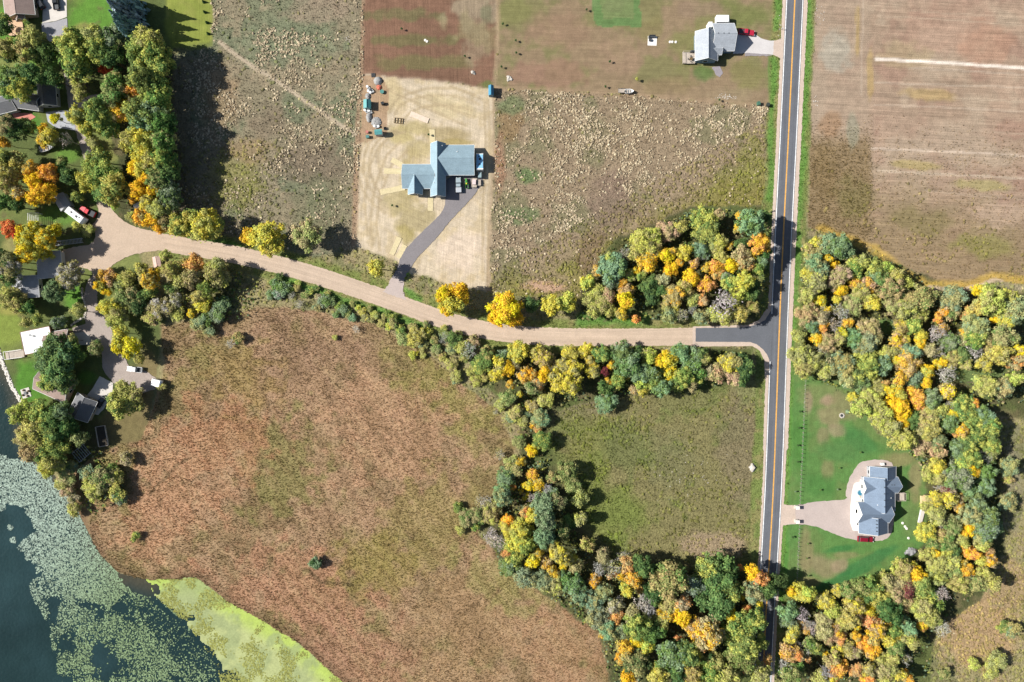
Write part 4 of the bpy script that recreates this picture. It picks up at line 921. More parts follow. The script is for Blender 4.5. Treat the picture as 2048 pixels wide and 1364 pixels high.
# regions of the photograph enlarged while tracing: origin, factor, typical tree height (m)
REG = {'T': (1130, 400, 4.547, 7.2), 'M': (780, 540, 4.547, 7.5), 'E': (400, 400, 4.547, 7), 'B': (900, 660, 3.413, 6), 'Cc': (900, 900, 2.926, 7.4), 'R': (1560, 450, 3.41, 7.6), 'Q': (1748, 780, 3.41, 8.2), 'P': (1500, 1100, 3.737, 8),
       'L': (0, 0, 4.547, 12), 'l': (0, 270, 4.547, 10), 'n': (0, 540, 4.547, 8), 'k': (0, 780, 4.547, 9)}
TREES = {
'T': "1700 200 110 b,1590 150 45 a,1780 390 98 ar,1280 170 105 lg,1300 275 110 g,1410 130 50 t,1050 240 62 lo,930 290 90 to,800 330 80 lo,700 370 90 lo,800 430 72 ol,640 480 60 ol,530 490 62 so,420 540 62 lt,440 620 115 bg,310 640 52 ta,210 740 68 ly,300 830 72 ol,220 900 62 lo,330 950 72 ol,400 860 62 to,270 1000 60 ol,410 1000 50 o,420 730 58 b,540 750 46 a,560 830 66 ta,560 915 88 ya,510 1030 62 a,640 1070 46 ra,590 690 52 l,640 630 46 y,740 570 88 a,880 500 42 y,930 505 84 ya,990 460 46 a,1050 580 46 a,960 640 78 ya,890 720 62 to,1090 480 62 ly,1240 450 78 b,1260 510 52 sb,1180 580 42 ta,1160 700 78 ya,1290 620 52 a,1390 610 78 ar,1380 690 52 r,1290 770 82 ra,1260 910 58 rt,1340 430 62 o,1390 470 62 lo,1500 420 42 a,1440 520 46 l,1520 590 58 ya,1600 480 68 to,1640 570 72 tr,1700 530 46 ya,1630 740 84 ly,1470 700 52 b,1500 760 62 g,1430 930 120 s,1560 890 62 lo,1600 1030 62 lo,1650 860 52 g,1000 870 84 oa,1100 800 72 o,1160 900 72 o,940 950 52 ol,1010 970 46 yo,1060 1040 62 so,1150 1010 48 s,950 1040 62 ob,1240 1060 62 ob,1370 1040 72 ol,1460 1060 62 o,1340 990 42 yo,780 740 62 gd,690 690 52 g,790 900 62 dg,760 800 70 dg,860 830 62 dg,1420 370 52 l,1570 260 42 a,1610 400 52 d,1790 560 52 bg,1760 640 52 g,1720 860 52 dg,1830 150 52 dg,1820 480 60 dg,1700 980 52 o,1720 760 50 gd",  # the dg tree just above the junction has shade painted into its green
'M': "500 215 92 ya,620 190 88 ya,560 310 105 yl,640 260 70 ay,520 370 60 ya,1050 330 150 ya,1000 420 95 ya,1120 420 100 ya,1480 320 100 yl,1620 290 72 ly,1290 310 62 dg,30 490 60 og,230 600 90 lo,200 660 60 ol,340 580 50 ly,300 690 50 ob,500 620 70 sb,430 720 60 og,600 640 46 dg,640 700 42 ly,700 660 52 so,780 640 40 ta,740 740 70 so,860 740 46 lg,870 830 60 b,1020 790 60 b,210 770 46 ly,300 770 36 o,560 850 60 o,600 960 60 ol,590 1000 42 b,780 1010 52 ol,860 980 42 o,740 930 52 o,1080 1180 60 ob,1000 1230 52 o,1150 1280 52 ob,960 1290 30 so,1100 1330 60 bo,1230 1320 52 b,120 620 60 og,100 540 50 g,400 640 50 og,560 720 50 ob,680 800 50 og,480 790 46 o,940 740 50 go,620 580 40 og,500 540 40 lg,330 480 40 go,200 520 46 og",
'E': "600 330 160 yl,440 330 78 ay,640 410 95 ly,980 320 140 ot,1600 610 84 ly,760 800 72 gb,700 850 52 bs,830 870 42 s,900 940 50 so,1130 920 62 b,1300 1000 50 b,1390 1070 42 bg,1480 1020 42 lo,1420 1170 46 s,1740 1150 46 ly,1560 1080 42 o,1680 1060 40 o,960 860 40 go,1230 1250 30 o,340 1250 62 og,280 1310 50 s,80 1190 60 ob,680 760 60 gb,800 800 50 g,880 800 42 o,1000 830 42 g,1070 880 36 to,1200 930 46 bg,1260 960 42 g,1340 1030 42 og,1440 980 32 ly,1520 1080 46 oy,1600 1060 46 o,1650 1120 42 o,1780 1120 46 og,1750 1060 42 g,720 700 46 gd,900 760 36 lo,1050 800 36 go,1150 860 36 ol,1390 940 36 og,1540 1000 36 go,1690 1040 36 lg,640 860 46 bg,1060 980 40 ob,1240 1040 40 gb",
'B': "470 150 72 yl,590 160 52 oy,650 200 62 oy,820 160 52 yo,930 130 56 yo,960 210 46 a,970 280 52 yo,350 240 62 yo,390 270 52 ya,320 300 52 yo,440 240 42 t,510 310 52 at,560 300 42 a,640 310 62 ya,600 360 46 tr,410 370 36 a,475 435 24 y,780 260 72 yo,850 260 62 yo,730 320 62 yo,830 370 78 yo,740 390 56 yo,1040 170 62 g,1060 280 30 pg,1100 240 32 y,1080 350 26 a,1180 160 72 gb,1220 230 82 gb,1280 160 42 dg,1350 180 46 lo,1420 210 46 ya,1500 210 62 y,1500 300 52 y,1480 150 32 ty,1570 160 52 b,1650 240 72 gb,1690 170 52 gb,1740 200 42 o,1600 320 62 g,1700 310 52 g,1300 300 62 b,1200 320 28 a,1150 340 52 g,1370 300 62 gb,1400 340 62 g,1310 370 52 lg,1260 410 30 ta,1320 420 46 yo,1450 400 62 b,1540 370 52 g,1640 370 42 to,1760 290 42 t,1830 290 56 to,1860 200 42 yo,1930 230 62 yo,2010 250 72 dg,1990 340 52 dg,1940 320 52 to,650 480 56 lo,620 600 52 bo,560 640 30 a,595 680 26 r,630 750 62 g,560 830 46 ya,480 905 44 a,570 985 44 ar,600 1050 46 a,540 1065 42 y,1070 500 66 b,1060 400 52 dg,360 180 46 bg,250 150 42 og,220 240 56 g,80 120 46 o,130 130 56 sb,30 60 46 dg,160 70 40 t,560 520 42 oy,450 560 50 o,800 960 62 og,840 1060 46 og,400 450 52 og,560 400 46 og,430 960 52 og,380 1010 62 b,520 1140 26 y,480 1110 22 a,430 1070 26 ar,660 1080 42 s,580 1140 42 s,350 1110 52 b,690 1130 46 b,340 850 42 so,420 900 42 o,310 560 22 ao,500 620 40 o,470 760 40 og,700 1010 40 og",
'Cc': "545 330 58 bK,560 420 56 bK,555 510 58 bK,490 390 46 yl,440 370 36 r,340 410 42 a,360 460 60 ly,420 460 60 ly,400 530 72 ly,450 570 46 lg,330 600 30 rt,270 530 56 s,240 490 42 s,380 640 42 g,520 600 32 a,490 650 48 y,560 660 42 ta,600 710 42 a,640 600 62 yo,700 640 46 yo,660 690 28 y,740 690 32 t,700 740 26 y,350 690 56 gb,440 740 56 bo,540 770 56 bo,620 790 52 o,720 790 62 gb,650 740 36 b,750 850 52 bo,770 880 26 r,850 770 42 at,870 700 42 s,950 690 56 so,1040 670 42 or,900 840 52 ob,1070 760 52 a,1040 820 36 ly,1000 740 26 y,950 730 26 tr,1130 690 62 dg,1110 820 22 r,1130 880 58 s,1170 930 42 s,1200 840 56 dg,1210 770 22 a,1290 770 92 og,1410 760 42 so,1440 790 46 bg,1360 890 48 tr,1360 970 58 ya,1260 970 46 a,1580 750 115 gd,1520 680 62 g,1560 880 92 gd,1640 830 62 g,1700 860 26 y,1640 960 46 y,1590 970 32 y,1770 720 46 ya,1820 760 52 rt,1700 690 22 r,1780 830 62 ob,1860 820 46 dg,1810 905 26 y,1740 930 28 ra,850 890 56 bo,860 970 60 bo,960 920 52 ts,990 920 26 y,930 1050 56 bo,970 980 46 rt,890 1085 22 a,1000 1050 46 bo,1100 1030 72 g,1180 1060 62 gd,1070 960 42 to,1100 1115 42 y,1150 1150 42 ly,1030 1170 52 a,1000 1220 36 a,1240 1010 46 o,1300 1200 82 gb,1400 1200 62 g,1450 1050 60 ta,1520 1080 82 ta,1500 1130 52 ra,1430 1170 52 yo,1330 1100 26 r,1280 900 52 o,1680 1040 82 g,1780 1000 62 g,1720 1130 92 g,1700 1220 82 go,1800 1130 56 g,1740 1280 36 r,1560 1240 62 od,1530 1310 72 gl,1040 1330 46 ya,1090 1250 72 od,1230 1320 62 ly,1330 1310 52 dg,1420 1310 52 oy,1620 1330 62 o,1820 1320 56 o,1860 1230 30 ro,160 380 52 og,230 380 52 o,100 400 52 og,50 340 30 g,200 300 46 so,260 330 42 o,310 280 52 bo,690 130 56 go,760 280 46 o,770 400 42 o,60 470 26 o,150 440 32 g,640 300 40 od,700 420 40 d,650 480 46 do,800 560 42 o,900 620 40 ot,1010 620 40 so",
'R': "390 150 92 b,300 140 52 ob,250 120 42 ly,200 170 52 o,240 250 62 bo,330 230 38 y,370 270 42 ya,290 300 52 bo,190 330 36 ly,230 350 52 o,490 230 46 l,560 250 52 ol,520 310 52 g,420 340 62 to,360 400 46 t,415 440 42 y,510 380 46 ar,540 410 42 a,610 400 46 ta,600 445 36 a,660 300 62 gl,710 310 62 lg,640 350 52 bo,800 340 52 l,850 400 46 lo,700 370 62 go,960 510 96 og,760 440 82 og,860 560 72 ol,780 540 62 ot,640 530 56 ly,940 600 62 ol,550 480 62 o,500 540 62 ot,250 400 62 o,190 490 52 lo,270 520 46 y,320 580 32 y,390 510 32 yl,380 580 52 so,420 600 42 s,190 590 62 to,270 620 56 to,220 690 38 bg,290 690 42 ar,370 680 52 st,460 670 42 a,430 730 42 y,540 710 26 a,250 780 42 y,130 760 42 o,170 650 42 ot,620 720 72 ot,510 770 62 b,590 800 82 bo,330 800 62 to,400 790 42 o,280 860 52 so,150 880 72 ol,170 960 72 ol,240 940 62 o,310 1000 52 ol,340 920 42 dt,420 960 82 ob,600 950 84 lg,530 1030 62 g,460 1050 52 ob,550 1080 62 b,700 960 62 bg,740 880 52 lo,800 930 46 y,880 950 80 ta,820 1050 52 at,740 1120 38 y,800 1150 56 y,810 1240 90 ya,720 1080 30 r,660 1120 62 lo,600 1170 62 lo,500 1170 36 yl,560 1250 62 lo,650 1230 62 o,700 1300 72 lo,930 1150 62 ar,950 1200 52 ra,920 1060 52 b,1000 1080 42 ya,1010 990 46 y,1100 940 42 y,950 810 46 y,960 750 42 yl,860 780 36 yo,800 790 52 ty,770 780 26 a,820 850 22 a,900 860 52 bo,1020 850 52 t,1070 860 42 so,1050 740 62 s,920 690 52 g,820 700 46 oy,1120 590 42 at,1080 640 36 ra,1110 700 42 at,1280 600 52 r,1190 500 82 bo,1180 600 52 og,1350 440 42 y,1420 440 42 lg,1440 520 82 lo,1350 570 52 lo,1550 500 62 lo,1610 570 82 bo,1500 580 62 o,1560 650 52 ly,1470 640 36 ya,1350 690 72 ob,1260 740 36 a,1230 800 52 to,1340 770 62 g,1310 850 58 s,1160 800 62 bg,1180 920 62 o,1130 1020 62 s,1270 940 52 o,1240 880 52 gd,1390 950 46 oy,1500 750 82 og,1500 870 72 lo,1420 800 42 o,1580 780 52 o,1640 850 46 yt,1620 920 62 tr,1580 930 42 t,1150 1140 62 yt,1040 1190 62 b,1090 1280 52 o,1240 1230 72 g,1330 1220 36 ra,1180 1290 42 y,1310 1330 62 g,1400 1310 62 bg,1000 1330 72 o,1270 1350 26 a,900 1320 62 gd,840 1340 46 ya,1420 1100 62 o,1530 1110 62 ob,1600 1050 52 l,1370 1080 52 o",
'Q': "195 235 46 a,200 340 72 lo,120 250 62 o,60 200 72 ot,260 190 42 dg,400 160 52 ol,380 260 72 lo,420 340 62 bo,330 300 42 o,330 390 52 to,440 420 52 to,500 120 46 so,510 220 62 gb,540 160 42 yl,630 150 72 g,690 105 36 ra,760 190 62 gb,800 235 62 g,800 290 52 g,710 290 68 g,630 235 32 a,600 280 52 at,560 300 30 r,640 370 62 g,580 420 62 gb,690 350 52 g,800 370 58 g,660 470 62 g,800 450 42 go,750 450 42 s,650 540 56 ya,600 530 52 ly,690 550 42 a,580 600 84 bg,640 680 62 bg,770 560 58 gb,760 660 62 bg,430 590 62 ol,430 520 46 ly,370 570 42 lo,460 680 52 st,500 690 46 tp,520 740 62 yo,430 740 52 yo,400 800 62 ol,590 740 42 at,580 800 36 at,700 770 62 gb,660 850 62 ob,790 860 62 gb,830 930 52 bg,770 960 72 bg,700 900 52 ob,650 955 48 ya,540 930 62 og,460 900 42 so,430 860 52 o,360 970 58 ly,460 990 52 o,410 1040 52 og,490 1050 62 go,600 1040 42 o,740 1040 52 ol,640 1090 52 ar,680 1120 46 ar,560 1100 32 d,410 1110 46 y,470 1110 52 lo,350 1120 42 o,440 1190 62 ol,540 1180 56 o,600 1180 36 a,640 1230 46 a,710 1220 26 rp,740 1170 36 ly,800 1170 46 at,780 1100 36 rt,500 1240 22 a,560 1250 52 og,430 1270 62 o,640 1280 52 s,760 1260 52 ol,700 1310 62 og,590 1320 62 ol,800 1320 52 lo,300 1260 62 ay,260 1210 42 yl,200 1220 62 ol,330 1330 52 gl,230 1320 62 o,160 1330 60 to,80 1290 52 o,930 520 62 ob,920 770 56 ob,920 610 32 o",
'P': "310 310 42 ya,380 320 62 ly,440 330 52 ly,580 380 66 yo,660 310 46 yo,620 450 52 l,740 310 52 go,820 290 62 go,900 260 62 g,950 320 72 lg,880 340 52 g,1040 250 52 t,1080 330 62 to,1150 380 62 to,1170 280 62 tp,1250 190 42 ya,1300 280 62 lg,1340 350 62 lg,1380 410 56 lg,1420 310 52 s,1300 430 72 ol,1340 500 72 ol,1380 530 42 l,1240 420 52 o,1060 470 84 dg,960 420 52 og,880 460 62 y,950 450 36 y,790 410 62 oy,780 480 56 to,740 520 72 lo,700 560 52 l,800 590 26 y,900 540 72 rt,950 590 80 at,990 560 52 ta,930 660 52 ta,870 720 62 ar,920 760 56 at,800 650 42 a,1050 660 62 ly,1090 650 42 y,1080 590 52 g,1180 570 62 bo,1290 570 46 ar,1200 680 56 lo,1100 740 52 og,1050 820 62 ol,980 820 46 l,1150 800 46 so,1440 580 62 s,290 450 62 bg,290 530 52 bg,380 480 52 s,430 550 46 st,320 600 46 oy,310 660 52 yo,420 590 42 ta,470 580 46 s,560 530 62 to,560 600 62 to,640 600 52 ta,680 660 46 tr,600 660 46 t,400 720 62 sg,300 760 62 ta,360 790 52 rt,440 810 32 rt,460 700 52 go,500 740 42 g,570 780 26 y,630 750 32 y,720 740 52 oy,780 770 52 t,620 830 62 o,680 880 62 ra,640 920 52 ro,250 860 52 s,300 930 72 og,360 900 52 go,560 900 46 s,530 960 52 l,620 960 42 y,800 900 46 tr,880 890 52 oy,990 900 52 to,1060 890 52 o,1130 930 52 yo,1180 950 46 a,880 960 52 ry,1030 960 52 o,1850 830 62 o,1970 600 52 ob,1900 580 42 g,1800 900 52 o,1460 920 42 go,1680 860 42 lo,220 230 60 dg",  # last dg tree has roadside shade painted into its green
'L': "1110 20 115 C,1120 120 105 C,1140 215 100 C,1180 310 78 C,640 400 120 lg,850 330 92 ol,980 390 130 bg,680 520 130 gl,700 600 110 g,900 450 105 g,1000 520 100 dg,960 640 62 x,1340 370 112 l,1300 440 130 g,1420 480 112 g,1300 600 130 g,1450 630 120 g,1280 720 105 g,1400 780 130 g,1200 810 84 ar,1110 920 62 y,1100 1010 84 ar,1420 930 130 g,1250 1000 112 g,1380 1060 130 gb,1290 1130 112 bg,1480 1130 100 gd,1180 1260 92 l,1300 1280 120 ly,1470 1290 112 go,280 380 112 o,240 430 100 og,330 460 92 go,420 470 82 d,40 430 82 o,60 500 62 d,100 720 112 gb,60 790 100 g,180 800 92 lg,290 680 92 d,480 700 72 d,710 780 56 o,715 860 56 o,1040 770 112 go,1020 870 100 go,700 1050 82 oy,880 1010 100 g,900 1080 92 g,780 1160 72 ly,920 1160 52 yl,1000 1190 72 g,500 1070 52 y,390 1170 52 ay,450 1230 82 yo,380 1280 60 a,620 1270 66 sd,20 1290 62 a,60 1130 82 od,130 1180 82 d,230 1140 60 g,850 1290 62 o,30 250 62 dg,30 170 52 g,240 210 30 g",
'l': "60 330 112 lo,50 420 100 ol,150 220 72 og,30 200 72 gl,280 330 92 a,440 340 92 ar,320 420 92 ya,310 550 88 ay,400 510 82 ya,440 590 52 a,160 540 72 ta,900 210 92 gl,830 290 82 gl,960 330 112 g,780 410 92 ly,1030 450 112 lg,940 520 82 gl,1000 570 72 l,870 400 82 g,620 370 72 d,560 320 66 dg,690 560 46 g,560 240 46 go,1240 60 100 ly,1300 160 112 yl,1220 290 72 ya,1300 320 112 yl,1370 410 100 ya,1260 480 92 ya,1400 500 82 ay,1210 570 52 a,1520 520 92 bg,1530 600 82 bg,1350 620 92 yo,1440 680 82 ol,1280 740 82 a,1360 760 82 ya,1450 830 62 ay,1480 780 62 od,1190 740 42 l,1040 640 36 l,1420 400 92 go,1500 330 100 dg,1400 230 100 lo,1480 210 92 g,1650 810 112 lg,1860 820 130 ly,1720 760 72 g,1780 880 72 l,1970 840 62 g,110 850 98 xr,270 900 120 y,240 990 102 y,330 1030 102 yl,480 870 72 y,400 950 92 y,220 1080 82 y,450 1090 42 y,50 1130 92 od,100 1200 92 os,60 1280 82 go,640 1250 92 os,690 830 46 lo,800 860 52 lo,930 1280 52 at,1500 1100 46 l,1760 1160 82 ra,1560 1220 82 o,1290 1230 62 l,1420 1240 52 a,1350 1320 92 a,900 1350 52 y,1740 1280 92 ot,1930 1260 82 o,1640 1300 72 o,1650 1190 62 ol,1980 1180 62 o,30 620 72 gd,140 640 60 d",
'n': "60 60 82 go,70 250 92 ol,150 300 82 o,250 330 72 d,480 200 92 K,620 80 92 os,700 370 60 o,910 150 62 yl,970 200 46 ya,980 330 82 ly,1060 400 82 o,1040 450 72 ol,1000 60 62 ta,1100 120 72 o,1150 80 62 o,1380 110 92 a,1200 200 62 od,1100 250 62 og,1230 320 72 do,1300 220 52 d,1360 180 52 g,1450 330 92 os,1560 170 62 og,1600 260 62 os,1740 60 92 og,1870 150 82 gl,1840 290 84 yl,1740 390 52 y,1800 230 62 l,1920 360 42 ya,1990 70 72 o,2010 300 62 b,1980 400 72 bg,1880 440 62 gb,1800 480 62 ob,1600 400 62 o,1380 420 72 o,1080 570 72 yl,1190 680 78 y,1070 700 72 y,1150 740 62 y,1260 810 46 l,520 480 62 bg,230 470 42 lo,330 450 42 g,480 720 120 gK,550 800 130 Kg,420 820 100 gK,520 900 120 Kg,600 760 100 Kd,560 1000 100 gK,450 1000 92 g,700 760 72 gd,860 720 62 og,660 640 46 og,1120 1120 102 ol,1080 1230 100 lg,1180 1200 92 ol,1230 1130 66 o,1460 1060 40 o",
'k': "180 220 92 lo,260 160 72 lo,350 200 100 gl,480 250 112 dg,560 200 82 gb,420 370 120 g,300 360 112 lo,230 430 92 to,330 480 92 ol,500 430 100 g,270 560 82 to,400 560 92 gl,520 540 92 g,460 660 92 l,560 680 72 gb,420 720 62 ly,650 690 52 bo,620 340 82 d,720 440 62 od,920 800 92 og,860 890 92 ol,1030 800 72 l,1060 930 72 lg,1070 980 62 bg,850 970 52 lo,780 760 62 bo,1000 740 62 gl,1140 620 62 to,600 800 72 ot,560 850 62 o,620 920 62 to,670 1080 62 o,1230 1330 40 g,660 980 52 to",
}
HOVER = {'K': 12.0, 'C': 17.0}
tl = []
for reg, txt in TREES.items():
    ox, oy, f, hb = REG[reg]
    for e in txt.split(','):
        x, y, r, c = e.split()
        tl.append([ox + float(x) / f, oy + float(y) / f, float(r) / f, c, hb, reg])
tl.append([632, 1127, 15.0, 'bd', 3, 'E'])
kept = []
for e in sorted(tl, key=lambda e: -e[2]):
    if any((abs(e[0] - k[0]) < 40 and math.hypot(e[0] - k[0], e[1] - k[1]) < .42 * k[2]) for k in kept): continue
    kept.append(e)

def tree_height(e):
    x, y, r, c, hb, reg = e; Rm = r * S
    if c[0] in HOVER: return HOVER[c[0]] if c[0] == 'C' else 7 + Rm * .8
    if reg == 'L' and 215 < x < 345 and y > 70: return 15.0 * random.uniform(.85, 1.05)
    if reg == 'l' and 235 < x < 350 and y < 455: return 13.0 * random.uniform(.85, 1.05)
    if reg == 'l' and 145 < x < 185 and 445 < y < 470: return 2.6
    if (reg == 'E' and y > 540) or (reg == 'M' and y > 645): return 1.25 * Rm
    low = (reg == 'B' and (y > 800 or x < 965)) or (reg == 'Cc' and x < 1000 and not (1070 < y < 1115 or 'K' in c)) or (reg == 'k' and x > 120 and y > 905) or (reg == 'n' and x > 300 and y > 600)
    if low: return max(1.6, 1.7 * Rm)
    if x > 1990 and 780 < y < 1150 or (reg == 'P' and x > 1880): return 1.7 * Rm
    if reg == 'Cc' and 1040 < x < 1130 and y < 1110: hb = 11
    if reg in 'RQP' and x > 1940: hb = 9.5
    if reg == 'T' and x > 1440: hb = 12
    if reg == 'Cc' and x > 1250 and y > 1120: hb = 11
    if reg == 'B' and y < 790: hb = 7.5
    if reg == 'P': hb = 9.5
    if reg in 'Ee' or reg == 'M': hb = 8.5
    return hb * 1.06 * (.55 + .45 * min(1.5, r / 17.0)) * random.uniform(.85, 1.12)

LM = [  # things a viewer can find, in photo pixels: used to say where a tree stands
 (1430, 90, 'the pale grey roofed house'), (1490, 66, 'the red pickup'), (880, 340, 'the blue grey roofed house'), (1750, 1000, 'the slate roofed house'), (40, 15, 'the brown roofed corner house'), (93, 190, 'the dark roofed house'), (98, 530, 'the flat grey roofed house'), (75, 682, 'the white roofed house'),
 (165, 805, 'the lakeside brown house'), (150, 430, 'the white travel trailer'), (240, 470, 'the gravel fork'), (1540, 660, 'the road junction'), (1445, 610, 'the large bare tree by the junction'), (1521, 486, 'the orange tree at the roadside'), (1503, 444, 'the blue green oak by the road'),
 (1292, 525, 'the orange tree in the triangular wood'), (1253, 600, 'the yellow trees by the gravel road'), (1415, 570, 'the rust tree in the triangular wood'), (1180, 560, 'the left tip of the triangular wood'), (1010, 620, 'the round yellow roadside tree'), (903, 600, 'the yellow tree over the gravel road'), (525, 470, 'the round orange edged tree'), (615, 470, 'the round olive tree'), (752, 534, 'the lone tree at the asphalt drive'),
 (1340, 725, 'the bright yellow cluster below the side road'), (1210, 742, 'the maroon bush'), (1140, 745, 'the broad yellow olive trees'), (1085, 880, 'the round green tree at the pasture'), (1060, 965, 'the orange trees at the pasture'), (1085, 1045, 'the tall pale pine'), (1030, 1070, 'the lime trees by the marsh'), (1100, 1130, 'the yellow trees at the pasture corner'), (1285, 1205, 'the white bare tree'), (1440, 1165, 'the great green oak'), (1365, 1230, 'the yellow tree below the bare tree'), (1490, 1285, 'the green oaks by the road'), (1410, 1270, 'the peach tree in the lower wood'), (1250, 1310, 'the golden tree at the marsh edge'),
 (1670, 525, 'the yellow pair below the crop field'), (1720, 570, 'the orange trees below the crop field'), (1841, 600, 'the big olive oak by the field'), (1640, 605, 'the yellow tree near the road'), (1690, 650, 'the golden cluster near the road'), (1797, 813, 'the big golden tree above the lawn'), (1818, 728, 'the peach tree in the upper wood'), (1838, 685, 'the yellow tree in the wood clearing'), (1935, 626, 'the rust tree near the field'), (1945, 700, 'the white birch trunks'), (1898, 785, 'the lone ochre bush'), (1985, 605, 'the right end of the wood'), (1985, 830, 'the dark gap at the scrub'), (1940, 940, 'the yellow tree right of the lawn'), (1933, 855, 'the orange tree right of the lawn'), (1845, 1005, 'the lumber stack'), (1940, 1100, 'the orange tree right of the rock pile'), (1935, 1140, 'the low orange pair'), (1822, 1103, 'the rock pile'), (1855, 1064, 'the yellow green bush at the lawn'), (1750, 1250, 'the peach tree below the lawn'), (1736, 1223, 'the vivid yellow tree below the lawn'), (1680, 1335, 'the red orange tree'), (1655, 1200, 'the gold tree at the lawn foot'), (1845, 1250, 'the orange tree at the wood end'), (1600, 1228, 'the bare tree by the road'), (1800, 1350, 'the bottom edge'), (1870, 1195, 'the olive trees at the wood corner'),
 (270, 60, 'the blue spruces'), (212, 141, 'the red bush'), (260, 180, 'the orange trees of the tall row'), (300, 120, 'the top of the tall green row'), (300, 230, 'the middle of the tall green row'), (290, 330, 'the yellow end of the tall row'), (335, 390, 'the grey green tree of the tall row'), (285, 440, 'the orange foot of the tall row'), (75, 370, 'the orange trees by the trailer'), (205, 345, 'the green tree over the lane'), (60, 485, 'the big yellow tree'), (25, 457, 'the red maple'), (20, 345, 'the left edge'), (390, 455, 'the lime pair above the gravel road'), (303, 562, 'the orange tree above the lane'), (405, 605, 'the yellow crown beside the marsh'), (388, 525, 'the rust crown under the gravel road'), (250, 685, 'the yellow tree by the parking place'), (115, 730, 'the dark pines'), (250, 805, 'the tree above the red boat'), (100, 860, 'the lakeshore grove'), (215, 965, 'the willow at the marsh edge'), (480, 580, 'the shadowed bank below the road'), (570, 590, 'the bushes under the gravel road'), (145, 240, 'the lane bend'), (632, 1128, 'the lone marsh shrub'), (930, 690, 'the grey bushes under the road'),
]
DIRS = ['right of', 'below and right of', 'below', 'below and left of', 'left of', 'above and left of', 'above', 'above and right of']
ORD = ['', 'second', 'third', 'fourth', 'fifth', 'sixth', 'seventh', 'eighth', 'ninth', 'tenth']
_seen = {}
def tree_label(x, y, c, Rm, kind):
    size = 'very large ' if Rm > 5 else 'large ' if Rm > 3.9 else 'small ' if Rm < 2.1 else ''
    col = WORD[c[0]] + (' and ' + WORD[c[1]] if len(c) > 1 and WORD[c[1]].split()[-1] != WORD[c[0]].split()[-1] and c[0] != 's' else '')
    best = sorted(LM, key=lambda l: math.hypot(l[0] - x, l[1] - y))
    for l in best[:4]:
        d = math.hypot(l[0] - x, l[1] - y)
        if d < 7: w = 'standing at'
        else: w = DIRS[int(((math.degrees(math.atan2(y - l[1], x - l[0])) + 22.5) % 360) // 45)]
        if w == 'standing at':
            mm = re.match(r'the .*?\b(?:trees?|crown|bush|oaks?|pair|cluster|maple|pines?|shrub|willow|spruces|gap|trunks)\b ?(.*)', l[2])
            w = 'standing out ' + (mm.group(1) if mm and mm.group(1) else 'among its neighbours') if mm else w
            lab = f'{size}{col} {kind} {w}' + ('' if mm else ' ' + l[2])
        else: lab = f'{size}{col} {kind} {w} {l[2]}'
        if len(lab.split()) > 15: lab = f'{size}{WORD[c[0]]} {kind} {w} {l[2]}'
        if lab not in _seen:
            _seen[lab] = 1; return lab
    lab = f'{size}{col} {kind} {w} {l[2]}'
    l = best[0]; w = DIRS[int(((math.degrees(math.atan2(y - l[1], x - l[0])) + 22.5) % 360) // 45)]
    lab = f'{WORD[c[0]]} {kind} {w} {l[2]}'
    _seen[lab] = _seen.get(lab, 1) + 1
    return f'{ORD[min(9, _seen[lab] - 1)]} {lab}'

def part(name, me, parent, loc=(0, 0, 0), scale=(1, 1, 1), rz=0.0, col=None, col2=None):
    o = bpy.data.objects.new(name, me); COL.objects.link(o); o.parent = parent
    o.location = loc; o.scale = scale; o.rotation_euler = (0, 0, rz)
    if col: o.color = (*col, 1)
    if col2: o['tint_two'] = [float(v_) for v_ in col2]
    return o

